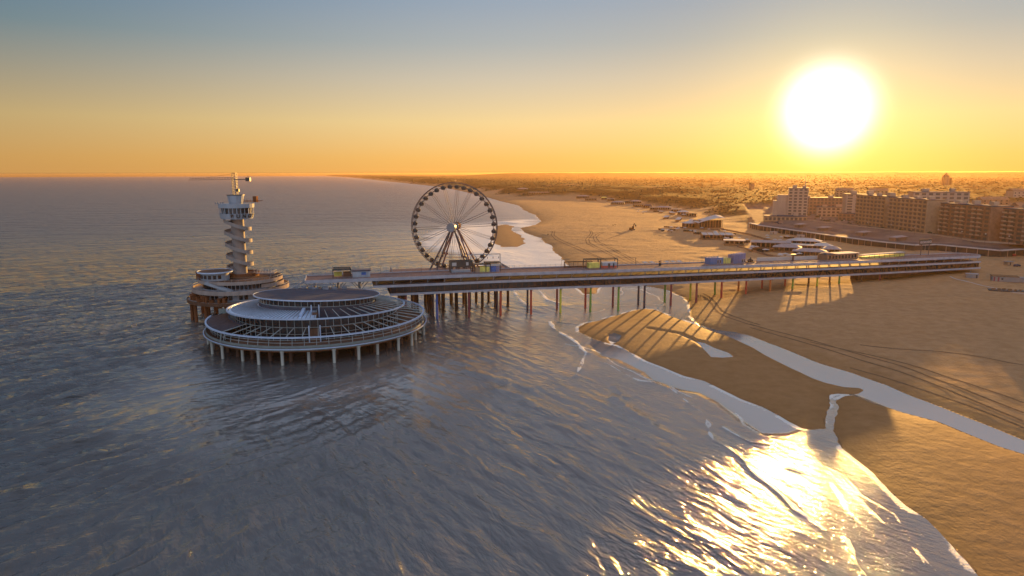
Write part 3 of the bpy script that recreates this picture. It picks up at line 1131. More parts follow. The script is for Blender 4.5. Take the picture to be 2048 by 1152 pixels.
for s_, ms in ((-1, 'mast'), (1, 'strut_mauve')):
    for fx, fy in ((-10.2, s_ * 6.8), (-7.4, s_ * 4.4), (7.4, s_ * 4.4), (10.0, s_ * 6.8)):
        b = MB()
        b.tube((fx, fy, 0), ((.6 if fx > 0 else -.6), s_ * 3.1, HZ - .7), .42, .30, 10)
        b.tube((fx, fy, 0), (fx, fy, .5), .9, n=12)
        b.tube((fx * .62, fy * .72 + s_ * .9, HZ * .36), (fx * .58, fy * .70 + s_ * .95, HZ * .40), .55, n=10)
        b.build('support_leg', M[ms], wheel, smooth=True)
b = MB()
for s_ in (-1, 1):
    b.bar((-6.4, s_ * 5.4, 7), (6.4, s_ * 5.4, 7), .18, .18)
    b.bar((-10, s_ * 6.8, .3), (10, s_ * 6.8, .3), .5, .5)
b.build('cross_brace', M['strut_mauve'], wheel)
b = MB()
b.box((0, 0, .9), (17, 8, .5))
b.box((7.5, 3.0, 1.8), (2.5, 2, 1.6))
for i in range(9):
    b.box((-8 + i * 2, -4.0, 1.6), (.08, .08, 1.0))
b.bar((-8.2, -4.0, 2.1), (8.2, -4.0, 2.1), .07, .07)
b.build('boarding_stage', M['strut_mauve'], wheel)
g = MB().sphere((0, 0, -1.0), 1.08, 14, 9, 1.0)
for v_ in range(len(g.v)):
    x, y, z = g.v[v_]
    g.v[v_] = (x, y * .92, max(z, -1.75))
g0 = g.build('gondola', M['dark'], wheel, smooth=True)
w = MB()
w.ring(1.04, 1.1, -1.2, -.6, n=20)
w0 = w.build('window_band', M['dark_glass'], g0)
h0 = MB().bar((-.0, -.95, 0), (0, .95, 0), .14, .14).box((0, 0, -.02), (.5, .5, .2)).build('hanger', M['mast'], g0)
for i in range(36):
    t = 2 * PI * (i + .5) / 36
    o = g0 if i == 0 else copy_tree(g0, wheel)
    o.location = ((RW - 1.35) * math.cos(t), 0, HZ + (RW - 1.35) * math.sin(t) + .6)

# ------------------------------------------------------------------ round pavilion on the sea
pav = thing('round_pavilion', 'round three-tier glazed pavilion with stepped disc roofs standing on white piles', 'pavilion', (-69.1, 242.6, 0))
A_G = 232.0     # where the solid lower roof ends and the open pergola starts


def tilt(a, b_, z0=None, z1=None):
    def f(x, y, z):
        w_ = 1.0 if z0 is None else min(1, max(0, (z - z0) / (z1 - z0)))
        return (a * x + b_ * y) * w_
    return f


MB().disc(37.9, 4.55, 5.15).build('floor_slab', M['green_grey'], pav)
MB().ring(37.91, 38.2, 4.95, 5.22, n=96).build('slab_rim', M['pale_rim'], pav)
MB().ring(36.6, 37.2, 4.0, 4.54, n=72).ring(24, 24.5, 3.7, 4.54, n=60).build('ring_beam', M['rust'], pav)
MB().ring(14.0, 37.8, 5.16, 5.22, n=72).build('terrace_floor', M['brown'], pav)
# white outer piles, dark inner piles
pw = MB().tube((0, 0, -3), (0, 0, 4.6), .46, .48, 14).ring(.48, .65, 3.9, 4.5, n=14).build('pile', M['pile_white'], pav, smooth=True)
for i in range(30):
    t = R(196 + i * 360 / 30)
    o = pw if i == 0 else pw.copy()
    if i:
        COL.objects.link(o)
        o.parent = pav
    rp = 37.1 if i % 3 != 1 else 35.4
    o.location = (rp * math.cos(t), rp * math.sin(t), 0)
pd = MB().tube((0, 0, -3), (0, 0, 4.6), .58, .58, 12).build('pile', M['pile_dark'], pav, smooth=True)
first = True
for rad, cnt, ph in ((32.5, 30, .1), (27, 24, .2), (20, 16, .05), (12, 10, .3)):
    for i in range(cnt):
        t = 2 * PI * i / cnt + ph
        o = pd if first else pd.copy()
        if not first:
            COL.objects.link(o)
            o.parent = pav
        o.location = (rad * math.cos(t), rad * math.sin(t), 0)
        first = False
# lower storey: parapet and glazing
MB().ring(37.2, 37.4, 5.23, 6.0, 168, 520, 110).build('parapet', M['green_grey'], pav)
MB().ring(35.6, 35.7, 5.9, 8.3, 176, A_G, 24).build('glazing', M['dark_glass'], pav)
b = MB()
for i in range(15):
    t = R(176 + (A_G - 176) * i / 14)
    b.box((35.9 * math.cos(t), 35.9 * math.sin(t), 7.1), (.14, .14, 2.6), t)
b.ring(35.72, 35.9, 6.7, 6.8, 176, A_G, 30)
b.build('glazing_bars', M['frame_pale'], pav)
# the open wind screen with frames right of it
b = MB()
nn = 52
for i in range(nn + 1):
    t = R(A_G + 1 + (528 - A_G) * i / nn)
    c_, s_ = math.cos(t), math.sin(t)
    b.bar((37.0 * c_, 37.0 * s_, 5.2), (36.4 * c_, 36.4 * s_, 8.2), .13, .13)
for z, r_ in ((5.6, 36.95), (6.75, 36.72), (7.6, 36.55)):
    b.ring(r_, r_ + .1, z, z + .11, A_G, 528, 110)
b.build('wind_screen', M['frame_pale'], pav)
b = MB()
t = R(A_G)
b.bar((37.6 * math.cos(t), 37.6 * math.sin(t), 5.2), (36.9 * math.cos(t), 36.9 * math.sin(t), 8.9), .4, .4)
b.build('green_post', M['green_grey'], pav)
# low roof
b = MB()
b.ring(29.4, 36.6, 8.35, 8.55, 186, A_G, 30, zi=(9.7, 9.9))
b.build('lower_roof', M['grey_roof'], pav)
b = MB()
for i in range(34):
    t = R(187 + (A_G - 188) * i / 33)
    b.bar((30 * math.cos(t), 30 * math.sin(t), 9.83), (36.2 * math.cos(t), 36.2 * math.sin(t), 8.63), .08, .1)
b.build('roof_seam', M['brown'], pav)
MB().ring(36.85, 37.4, 8.3, 8.75, 186, 528, 120).build('lower_roof_rim', M['pale_rim'], pav)
for i in range(40):
    t = R(A_G + (528 - A_G) * i / 39)
    b = MB()
    b.bar((28.3 * math.cos(t), 28.3 * math.sin(t), 9.7), (36.5 * math.cos(t), 36.5 * math.sin(t), 8.6), .15, .25)
    b.build('pergola_beam', M['frame_pale'], pav)
# end wall of grey panels at the left
b = MB()
t = R(174)
b.bar((26 * math.cos(t), 26 * math.sin(t), 7.4), (37.6 * math.cos(t), 37.6 * math.sin(t), 7.4), .25, 4.4)
t = R(168)
b.bar((31 * math.cos(t), 31 * math.sin(t), 6.9), (37.2 * math.cos(t), 37.2 * math.sin(t), 6.9), .2, 3.0)
b.build('end_wall', M['green_grey'], pav)
# middle storey
T2 = tilt(-.002, -.041)
MB().ring(27.4, 27.7, 5.23, 11.2, n=90, zt=tilt(-.002, -.041, 8, 11.2)).build('glazing', M['dark_glass'], pav)
b = MB()
for i in range(72):
    t = R(i * 5)
    x, y = 27.85 * math.cos(t), 27.85 * math.sin(t)
    b.box((x, y, 8.1 + T2(x, y, 0) / 2), (.12, .12, 5.7 + T2(x, y, 0)), t)
b.ring(27.75, 27.95, 9.55, 9.68, n=90)
b.ring(27.75, 27.95, 7.4, 7.5, n=90)
b.build('glazing_bars', M['frame_pale'], pav)
A_M0, A_M1 = 96, 284
b = MB()
b.ring(20, 29.7, 11.35, 11.55, A_M0, A_M1, 60, zi=(12.6, 12.8), zt=T2)
b.build('middle_roof', M['pale_roof'], pav)
b = MB()
for i in range(72):
    t = R(A_M0 + 1 + (A_M1 - A_M0 - 2) * i / 71)
    p = (20.4 * math.cos(t), 20.4 * math.sin(t))
    q = (28.9 * math.cos(t), 28.9 * math.sin(t))
    b.bar((*p, 12.83 + T2(*p, 0)), (*q, 11.66 + T2(*q, 0)), .16, .18)
b.build('roof_seam', M['steel'], pav)
MB().ring(30.0, 30.5, 11.35, 11.82, n=110, zt=T2).build('middle_roof_rim', M['pale_rim'], pav)
MB().ring(20, 28.6, 9.3, 9.5, A_M1, 456, 40, zt=None).build('inner_terrace', M['brown'], pav)
for i in range(25):
    t = R(A_M1 + (456 - A_M1) * i / 24)
    b = MB()
    p = (20.3 * math.cos(t), 20.3 * math.sin(t))
    q = (29.8 * math.cos(t), 29.8 * math.sin(t))
    b.bar((*p, 12.9 + T2(*p, 0)), (*q, 11.6 + T2(*q, 0)), .15, .25)
    b.build('pergola_beam', M['frame_pale'], pav)
# stair shaft with white posts, front right
b = MB()
t = R(283)
for r_, w_, h0, h1 in ((28.9, 3.2, 5.3, 9.4), (24.5, 1.6, 9.5, 13.6)):
    b.box((r_ * math.cos(t), r_ * math.sin(t), (h0 + h1) / 2), (2.0, w_, h1 - h0), t)
b.build('stair_shaft', M['brown'], pav)
b = MB()
for r_, o_ in ((21.6, -1.2), (21.6, 1.2), (30.2, -1.7), (30.2, 1.7)):
    x = r_ * math.cos(t) - o_ * math.sin(t)
    y = r_ * math.sin(t) + o_ * math.cos(t)
    b.box((x, y, 13.6 if r_ < 25 else 8), (.35, .35, 4.2 if r_ < 25 else 5.4), t)
b.build('white_post', M['pale_rim'], pav)
b = MB()
t = R(274)
b.bar((22 * math.cos(t), 22 * math.sin(t), 14.6), (27 * math.cos(t), 27 * math.sin(t), 13.4), .9, .7)
b.build('roof_duct', M['pale_rim'], pav)
# top storey and its tilted disc roof
T3 = tilt(-.021, -.066)
MB().ring(19.6, 19.9, 9.5, 13.4, n=80, zt=tilt(-.021, -.066, 9.5, 13.4)).build('upper_wall', M['grey_roof'], pav)
MB().ring(19.3, 19.6, 13.4, 15.5, n=80, zt=T3).build('glazing', M['dark_glass'], pav)
b = MB()
for i in range(60):
    t = R(i * 6)
    x, y = 19.75 * math.cos(t), 19.75 * math.sin(t)
    b.box((x, y, 14.45 + T3(x, y, 0)), (.12, .12, 2.1), t)
b.ring(19.65, 19.9, 13.4, 13.55, n=80, zt=T3)
b.build('glazing_bars', M['frame_pale'], pav)
MB().disc(21.4, 15.5, 15.75, 90, dome=.55, zt=T3).build('top_roof', M['grey_roof'], pav)
MB().ring(21.41, 21.65, 15.45, 15.85, n=100, zt=T3).build('top_roof_rim', M['pale_rim'], pav)
b = MB()
rnd = random.Random(3)
for i in range(9):
    x, y = -14 + i * 2.4 + rnd.uniform(-.6, .6), 13 + rnd.uniform(-3, 3)
    if math.hypot(x, y) < 19.5:
        b.box((x, y, 16.0 + T3(x, y, 0) + rnd.uniform(.1, .5)), (rnd.uniform(.8, 2.2), rnd.uniform(.8, 1.6), rnd.uniform(.5, 1.3)), rnd.uniform(0, 1))
b.bar((-8, 16, 16.3), (2, 17.6, 16.1), .5, .5)
b.build('roof_plant', M['steel'], pav)

# ------------------------------------------------------------------ spiral tower on its island
TX, TY = -113.2, 286.0
tow = thing('bungee_tower', 'white spiral-stair lookout tower with a cab on its island of round decks', 'tower', (TX, TY, 0))
b0 = MB().tube((0, 0, -3), (0, 0, 7.6), .62, .62, 12).build('pile', M['rust'], tow, smooth=True)
first = True
C0 = (1.7, -4.5)
for rad, cnt in ((19.2, 18), (13.5, 12), (7, 7)):
    for i in range(cnt):
        t = 2 * PI * (i + .35) / cnt
        o = b0 if first else b0.copy()
        if not first:
            COL.objects.link(o)
            o.parent = tow
        o.location = (rad * math.cos(t) + C0[0], rad * math.sin(t) + C0[1], 0)
        first = False
MB().disc(20.4, 7.6, 8.45, c=C0).build('base_deck', M['concrete'], tow)
MB().ring(20.42, 20.75, 7.4, 8.75, c=C0).build('deck_edge', M['brown'], tow)
MB().ring(15.2, 15.5, 8.46, 11.5, c=C0).build('lower_wall', M['whitewash'], tow)
for i in range(26):
    t = R(185 + i * 7)
    if i % 3 != 2:
        MB().box((0, 0, 0), (.25, 1.3, 1.9)).build('window', M['dark_glass'], tow, loc=(C0[0] + 15.6 * math.cos(t), C0[1] + 15.6 * math.sin(t), 10.1), rz=t)
rnd = random.Random(9)
for i in range(13):
    t = R(186 + i * 7 + rnd.uniform(-2, 2))
    r_ = rnd.uniform(17.2, 19.2)
    h_ = rnd.uniform(1.0, 2.6)
    MB().box((0, 0, h_ / 2), (rnd.uniform(1, 2.0), rnd.uniform(1, 2.4), h_)).box((0, 0, h_ + .06), (2.1, 1.9, .1)).build('storage_shed', M['rust'], tow, loc=(C0[0] + r_ * math.cos(t), C0[1] + r_ * math.sin(t), 8.45), rz=t)
MB().disc(18.4, 11.5, 12.2, c=C0).build('terrace', M['concrete'], tow)
MB().ring(18.42, 18.75, 11.4, 13.0, c=C0).build('terrace_parapet', M['concrete'], tow)
MB().ring(14.2, 14.5, 12.22, 15.2, c=C0).build('upper_wall', M['whitewash'], tow)
for i in range(30):
    t = R(178 + i * 6)
    if i not in (13, 14):
        MB().box((0, 0, 0), (.25, 1.2, 2.0)).build('window', M['dark_glass'], tow, loc=(C0[0] + 14.6 * math.cos(t), C0[1] + 14.6 * math.sin(t), 13.8), rz=t)
MB().disc(16.0, 15.2, 15.8, c=C0).build('roof_deck', M['brown'], tow)
MB().ring(16.02, 16.3, 15.0, 16.3, c=C0).build('roof_deck_edge', M['concrete'], tow)
b = MB()
for i in range(40):
    t = R(i * 9)
    b.box((C0[0] + 16.15 * math.cos(t), C0[1] + 16.15 * math.sin(t), 16.7), (.07, .07, .9), t)
b.ring(16.1, 16.2, 17.1, 17.18, c=C0)
for i in range(46):
    t = R(i * 8)
    b.box((C0[0] + 18.6 * math.cos(t), C0[1] + 18.6 * math.sin(t), 13.3), (.07, .07, .8), t)
b.ring(18.55, 18.65, 13.6, 13.7, c=C0)
b.build('railing', M['steel'], tow)
# stair flight on the front
b = MB()
b.bar((-6, -20.0, 15.6), (4.8, -21.8, 12.4), 1.8, .3)
for o_ in (-.95, .95):
    b.bar((-6, -20.0 + o_, 16.1), (4.8, -21.8 + o_, 12.9), .15, .9)
b.build('stair_flight', M['whitewash'], tow)
# small oval drum and brown box on the left
D0 = (-6.4, -10.0)
MB().ring(5.1, 5.35, 15.82, 19.0, c=D0, n=40).build('drum_wall', M['whitewash'], tow)
MB().disc(6.5, 19.0, 19.25, c=D0, n=48, dome=.2).build('drum_roof', M['brown'], tow)
MB().ring(6.52, 6.75, 18.9, 19.45, c=D0, n=48).build('drum_roof_rim', M['pale_rim'], tow)
for i in range(7):
    t = R(190 + i * 20)
    MB().box((0, 0, 0), (.15, 1.2, 1.5)).build('window', M['dark_glass'], tow, loc=(D0[0] + 5.4 * math.cos(t), D0[1] + 5.4 * math.sin(t), 17.4), rz=t)
MB().box((-12.6, -8.3, 17.3), (3.2, 3.2, 3.2)).box((-12.6, -8.3, 19.0), (3.5, 3.5, .2)).build('plant_room', M['rust'], tow)
# ringed landing round the tower foot and the balcony to the right
MB().disc(7.2, 15.82, 16.9, n=48).build('tower_foot', M['brick'], tow)
MB().ring(7.22, 7.5, 16.4, 17.5, n=48).build('foot_parapet', M['rust'], tow)
b = MB()
b.span(6.0, 14.8, -2.4, 1.4, 17.1, 17.4)
b.build('balcony', M['concrete'], tow)
b = MB()
for i in range(8):
    b.box((6.6 + i * 1.15, -2.3, 17.9), (.08, .08, 1.0))
    b.box((6.6 + i * 1.15, 1.3, 17.9), (.08, .08, 1.0))
b.bar((6, -2.3, 18.4), (14.8, -2.3, 18.4), .08, .08)
b.bar((6, 1.3, 18.4), (14.8, 1.3, 18.4), .08, .08)
b.bar((14.7, -2.3, 18.4), (14.7, 1.3, 18.4), .08, .08)
b.tube((13.2, -2.0, 8.4), (13.2, -2.0, 17.1), .12, n=8)
b.build('balcony_railing', M['steel'], tow)
MB().ring(7.5, 11.5, 13.0, 13.4, -70, 60, 24, c=(7, -4)).ring(11.2, 11.5, 13.4, 14.5, -70, 60, 24, c=(7, -4)).build('curved_wing', M['concrete'], tow)
# column and helical stair
MB().tube((0, 0, 15.9), (0, 0, 40.0), 2.7, 2.55, 32).build('column', M['white'], tow, smooth=True)
b = MB()
par = MB()
turns, zt_, zb_ = 4.45, 38.9, 17.2
n = 260
a_start = R(195)
st, pr = [], []
for i in range(n + 1):
    q = i / n
    a = a_start + q * turns * 2 * PI
    # the front flights fall steeply, the back ones are nearly level
    w_, p_ = divmod(q * turns, 1.0)
    fr = .74 * float(smooth01(np.float64(p_ / .44))) + .26 * max(0.0, (p_ - .44) / .56)
    z = zt_ - (zt_ - zb_) / turns * (w_ + fr)
    ca, sa = math.cos(a), math.sin(a)
    st.append([(2.5 * ca, 2.5 * sa, z - .3), (5.0 * ca, 5.0 * sa, z - .3), (5.0 * ca, 5.0 * sa, z), (2.5 * ca, 2.5 * sa, z)])
    pr.append([(5.0 * ca, 5.0 * sa, z - .3), (5.35 * ca, 5.35 * sa, z - .45), (5.35 * ca, 5.35 * sa, z + 1.05), (5.15 * ca, 5.15 * sa, z + 1.05)])
for mbx, rows in ((b, st), (par, pr)):
    vs = [p for r_ in rows for p in r_]
    fs = [(i * 4 + k, i * 4 + (k + 1) % 4, i * 4 + 4 + (k + 1) % 4, i * 4 + 4 + k) for i in range(n) for k in range(4)]
    fs += [(0, 1, 2, 3), tuple(4 * n + k for k in (3, 2, 1, 0))]
    mbx.add(vs, fs)
b.build('spiral_stair', M['concrete'], tow)
par.build('stair_parapet', M['white'], tow)
# cab


def octo(r0, r1, z0, z1, m_, name, rot=22.5, n=8, hollow=None):
    mb = MB()
    vs, fs = [], []
    for r_, z in ((r0, z0), (r1, z1)):
        for i in range(n):
            t = R(rot + 360 * i / n)
            vs.append((r_ * math.cos(t), r_ * math.sin(t), z))
    fs = [(i, (i + 1) % n, n + (i + 1) % n, n + i) for i in range(n)] + [tuple(range(n - 1, -1, -1)), tuple(range(n, 2 * n))]
    return mb.add(vs, fs).build(name, m_, tow)


octo(6.2, 6.8, 39.7, 41.9, M['whitewash'], 'cab_base', n=40)
octo(5.9, 6.0, 41.9, 44.2, M['dark_glass'], 'cab_window', n=24)
octo(6.9, 7.0, 44.2, 45.8, M['whitewash'], 'cab_cornice', n=24)
b = MB()
for i in range(8):
    for f_ in (0, .33, .66):
        t0, t1 = R(22.5 + 45 * i), R(22.5 + 45 * (i + 1))
        x = 6.3 * (math.cos(t0) * (1 - f_) + math.cos(t1) * f_)
        y = 6.3 * (math.sin(t0) * (1 - f_) + math.sin(t1) * f_)
        MB().box((0, 0, 0), (.28, .28, 2.3)).build('cab_post', M['whitewash'], tow, loc=(x, y, 43.05))
octo(2.7, 3.3, 45.8, 49.2, M['whitewash'], 'upper_block')
octo(3.5, 3.5, 49.2, 49.45, M['dark'], 'block_cap')
b = MB()
b.span(3.2, 9.6, -1.2, 1.2, 46.4, 46.6)
b.span(3.2, 11.0, -.2, .2, 46.9, 47.1)
for i in range(5):
    b.box((3.6 + i * 1.4, -1.1, 47.1), (.08, .08, 1.1))
b.bar((3.2, -1.1, 47.7), (9.6, -1.1, 47.7), .08, .08)
b.span(7.4, 8.8, -1.2, 1.0, 46.6, 48.8)
b.build('jump_platform', M['rust'], tow)
b = MB()
for i in range(6):
    b.box((-6.5 + i * .5, -4.5 + (i % 2), 46.2), (.35, .35, .8))
b.tube((3.6, -2, 46), (3.6, -2, 51.5), .12, n=6)
b.build('roof_kit', M['steel'], tow)
# lettering round the cab base: BUNGY over two facets
def put_text(body, size, centre, normal_ang, m_, parent, depth=.06, tilt_=0.0, name='lettering'):
    cu = bpy.data.curves.new(name, 'FONT')
    cu.body = body
    cu.size = size
    cu.extrude = depth
    cu.offset = .035 * size
    cu.align_x = 'CENTER'
    cu.align_y = 'CENTER'
    tmp = bpy.data.objects.new(name + '_tmp', cu)
    COL.objects.link(tmp)
    dg = bpy.context.evaluated_depsgraph_get()
    me = bpy.data.meshes.new_from_object(tmp.evaluated_get(dg))
    bpy.data.objects.remove(tmp)
    me.materials.clear()
    me.materials.append(m_)
    o = bpy.data.objects.new(name, me)
    COL.objects.link(o)
    o.parent = parent
    o.matrix_local = (Matrix.Translation(centre) @ Matrix.Rotation(normal_ang + PI / 2, 4, 'Z') @ Matrix.Rotation(PI / 2 - tilt_, 4, 'X'))
    return o


for ch, ang_ in zip('BUNGY', (-84, -64, -44, -23, -4)):
    a_n = R(ang_)
    put_text(ch, 2.2, (6.78 * math.cos(a_n), 6.78 * math.sin(a_n), 40.9), a_n, M['dark'], tow, tilt_=-R(15), name='letter')
# small lattice crane on top
b = MB()
mz0, mz1, hw = 49.45, 58.2, .8
for sx in (-1, 1):
    for sy in (-1, 1):
        b.bar((sx * hw, sy * hw, mz0), (sx * hw, sy * hw, mz1), .16, .16)
for i in range(8):
    za, zb = mz0 + i * (mz1 - mz0) / 8, mz0 + (i + 1) * (mz1 - mz0) / 8
    for sx, sy, tx_, ty_ in ((-1, -1, 1, -1), (1, -1, 1, 1), (1, 1, -1, 1), (-1, 1, -1, -1)):
        b.bar((sx * hw, sy * hw, za), (tx_ * hw, ty_ * hw, zb), .09, .09)
        b.bar((sx * hw, sy * hw, zb), (tx_ * hw, ty_ * hw, zb), .09, .09)
b.build('crane_mast', M['dark'], tow)
b = MB()
JL, JZ = -18.5, 55.6
for y_, z_ in ((-.45, 0), (.45, 0), (0, .85)):
    b.bar((0, y_, JZ + z_), (JL if z_ == 0 else JL + 1, y_ * .8, JZ + z_ * .8 - .2), .10, .10)
for i in range(17):
    x0, x1 = i * JL / 17, (i + 1) * JL / 17
    b.bar((x0, -.45, JZ), ((x0 + x1) / 2, 0, JZ + .8), .06, .06)
    b.bar(((x0 + x1) / 2, 0, JZ + .8), (x1, .45, JZ), .06, .06)
b.bar((0, 0, 58), (-11, 0, 56.4), .06, .06)
b.build('crane_jib', M['dark'], tow)
b = MB()
b.bar((0, 0, JZ), (5.2, 0, JZ), .3, .3)
b.box((5.6, 0, JZ), (1.7, 1.6, 1.5))
b.bar((4.9, 0, JZ + .7), (5.6, 0, JZ + 1.4), .1, .1)
b.bar((6.3, 0, JZ + .7), (5.6, 0, JZ + 1.4), .1, .1)
b.build('counterweight', M['dark'], tow)
MB().box((1.4, -.8, 51.2), (1.1, 1.1, 1.2)).tube((1.4, -1.3, 51.2), (1.4, -1.6, 51.2), .6, n=12).build('winch', M['dark'], tow)

# walkway joining the tower island to the pavilion
wk = thing('footbridge', 'low footbridge with slim railing joining the tower island to the round pavilion', 'footbridge', (0, 0, 0))
b = MB()
b.bar((-93, 277, 8.7), (-60, 271, 9.3), 4, .5)
b.build('walkway_deck', M['deck'], wk)
b = MB()
for i in range(12):
    t = i / 11
    x, y = -93 + 33 * t, 275.1 - 6 * t
    b.box((x, y, 10.1), (.1, .1, 1.2))
b.bar((-93, 275.1, 10.6), (-60, 269.1, 10.9), .1, .1)
b.build('railing', M['steel'], wk)
for k in range(6):
    q = MB().tube((0, 0, -3), (0, 0, 8.3), .5, n=10).build('pile', M['pile_dark'], wk, smooth=True, loc=(-88 + (k // 2) * 11, (276 if k % 2 else 272.5) - (k // 2) * 1.3, 0))


# ------------------------------------------------------------------ kiosks and fittings on the pier's upper deck
def deck_at(px, v):
    return deck_x(px, v, 18)


def on_deck(px, v):
    X = deck_at(px, v)
    return pier_pt(X, v, 17.77), pier_dir(X)


def frame_box(mb, x0, x1, y0, y1, z0, z1, t=.18):
    for x in (x0, x1):
        for y in (y0, y1):
            mb.box((x, y, (z0 + z1) / 2), (t, t, z1 - z0))
    for z in (z1,):
        for y in (y0, y1):
            mb.box(((x0 + x1) / 2, y, z), (x1 - x0 + t, t, t * 1.3))
        for x in (x0, x1):
            mb.box((x, (y0 + y1) / 2, z), (t, y1 - y0, t * 1.3))


def cabin(mb, x0, x1, y0, y1, h):
    mb.span(x0, x1, y0, y1, 0, h)


# kiosk A at the sea end
loc, rz = on_deck(704, 7)
k = thing('kiosk', 'black-framed kiosk with blue-grey cabins near the sea end of the pier', 'kiosk', loc, rz)
b = MB()
frame_box(b, -7.2, -.4, -2.2, 2.2, 0, 3.6, .28)
b.span(-7.2, -.4, -2.3, 2.3, 3.0, 3.3)
b.build('frame', M['dark'], k)
MB().span(.2, 7.0, -2, 2, 0, 2.4).build('cabin', M['cabin_grey'], k)
MB().span(-3.3, -.6, -1.9, 1.9, 0, 2.1).build('cabin', M['brown'], k, label='brown cabin inside the black frame')
MB().span(-.1, 7.3, -2.3, 2.3, 2.42, 2.9).build('roof', M['navy'], k)
MB().span(3.6, 5.4, -2.1, -2.02, .9, 2.0).build('window', M['banner_blue'], k)
MB().span(-6.8, -3.8, 1.6, 1.9, .2, 2.0).build('counter_panel', M['banner_yellow'], k)
MB().tube((7.0, 0, 2.9), (7.0, 0, 4.4), .07, n=6).build('pole', M['dark'], k)

# wheel ticket frames
loc, rz = on_deck(928, 9)
k = thing('ticket_frame', 'dark raised frame with white panels in front of the wheel', 'frame', loc, rz)
b = MB()
frame_box(b, -5.8, 3.2, -1.6, 1.6, 0, 4.7, .3)
b.span(-5.8, 3.2, -1.7, -1.5, 2.2, 4.6)
b.build('frame', M['dark'], k)
MB().span(-5.2, -3.4, -1.78, -1.72, 2.8, 4.2).span(.6, 1.6, -1.78, -1.72, 2.9, 4.2).build('panel', M['canvas'], k)
MB().span(-5.2, 2.6, -1.2, 1.2, .1, .9).build('counter', M['whitewash'], k)
loc, rz = on_deck(964, 7.5)
k = thing('kiosk', 'black-framed kiosk with yellow-green front just right of the wheel legs', 'kiosk', loc, rz)
b = MB()
frame_box(b, -3.4, 3.2, -1.8, 1.8, 0, 3.3, .26)
b.span(-3.5, 3.3, -1.9, 1.9, 3.2, 3.5)
b.build('frame', M['dark'], k)
MB().span(-3.0, -1.2, -1.6, 1.6, 0, 2.2).build('cabin', M['brick_pale'], k)
MB().span(-1.1, 2.9, -1.6, 1.6, 0, 2.3).build('counter_panel', M['banner_yellow'], k)
loc, rz = on_deck(984, 7.5)
k = thing('kiosk', 'black-framed kiosk with blue painted front and white roof band', 'kiosk', loc, rz)
b = MB()
frame_box(b, -2.9, 3.2, -1.8, 1.8, 0, 3.9, .26)
b.span(-3.0, 3.3, -1.9, 1.9, 3.8, 4.05)
b.build('frame', M['dark'], k)
MB().span(-2.7, 2.9, -1.7, 1.7, 2.5, 3.4).build('roof_band', M['canvas'], k)
MB().span(-2.5, 1.4, -1.6, 1.6, 0, 2.4).build('counter_panel', M['banner_blue'], k)
MB().span(1.5, 2.8, -1.5, 1.5, 0, 2.3).build('cabin', M['cabin_violet'], k)
# glass landing pole frame behind
loc, rz = on_deck(968, 12.5)
k = thing('lighting_frame', 'slim open lighting frame standing behind the yellow and blue kiosks', 'lighting frame', loc, rz)
b = MB()
frame_box(b, -7, 7, -.6, .6, 0, 6.6, .12)
for i in range(6):
    b.box((-5.8 + i * 2.4, -.7, 5.2), (.25, .25, .8))
b.build('truss', M['steel'], k)

loc, rz = on_deck(1201, 8)
k = thing('kiosk', 'black-framed kiosk with a yellow glazed half and a red-fronted cabin', 'kiosk', loc, rz)
b = MB()
frame_box(b, -7.0, -.6, -1.8, 1.8, 0, 3.9, .26)
frame_box(b, -.4, 7.0, -1.8, 1.8, 0, 3.9, .22)
b.build('frame', M['dark'], k)
MB().span(-5.6, -.9, -1.5, 1.5, .2, 2.4).build('counter_panel', M['banner_yellow'], k)
MB().span(.4, 6.8, -1.6, 1.6, 1.1, 2.5).build('cabin', M['cabin_grey'], k)
MB().span(.4, 6.8, -1.6, 1.6, 0, 1.08).build('cabin_base', M['red'], k)
MB().span(2.8, 3.7, -1.7, -1.62, .2, 2.1).span(5.0, 5.6, -1.7, -1.62, .2, 2.1).build('door', M['dark'], k)
loc, rz = on_deck(1157, 11)
k = thing('windbreak', 'low dark windbreak frame left of the red-fronted kiosk', 'windbreak', loc, rz)
b = MB()
frame_box(b, -6.2, 6.0, -.8, .8, 0, 2.6, .16)
for i in range(7):
    b.box((-6.0 + i * 2, .75, 1.2), (.12, .12, 2.4))
b.span(-6.2, 6.0, .7, .8, .1, .7)
b.build('frame', M['brown'], k)

for i, (px, side_) in enumerate(((1290, 'first'), (1304, 'second'), (1334, 'third'), (1346, 'fourth'), (1358, 'fifth'))):
    loc, rz = on_deck(px, 9)
    lab = {'first': 'small white sunshade leftmost of the five on the pier deck',
           'second': 'small white sunshade just left of the dark figure post on the pier deck',
           'third': 'small white sunshade just right of the dark figure post on the pier deck',
           'fourth': 'small white sunshade in the middle of the right-hand three on the pier',
           'fifth': 'small white sunshade rightmost of the five on the pier deck'}[side_]
    k = thing('sunshade', lab, 'sunshade', loc, rz + .15, 'sunshades on the pier deck')
    MB().tube((0, 0, 0), (0, 0, 1.75), .05, n=6).build('pole', M['dark'], k)
    c = MB().add([(-1.1, -.9, 1.55), (1.1, -.9, 1.55), (1.1, .9, 1.9), (-1.1, .9, 1.9), (0, 0, 2.15), (-1.1, -.9, 1.45), (1.1, -.9, 1.45), (1.1, .9, 1.8), (-1.1, .9, 1.8)],
                 [(0, 1, 4), (1, 2, 4), (2, 3, 4), (3, 0, 4), (0, 5, 6, 1), (1, 6, 7, 2), (2, 7, 8, 3), (3, 8, 5, 0), (5, 8, 7, 6)])
    c.build('canopy', M['canvas'], k)
loc, rz = on_deck(1320, 9)
k = thing('telescope_post', 'dark post with a coin telescope between the white sunshades', 'telescope', loc, rz)
MB().box((0, 0, .7), (.9, .7, 1.4)).build('plinth', M['dark'], k)
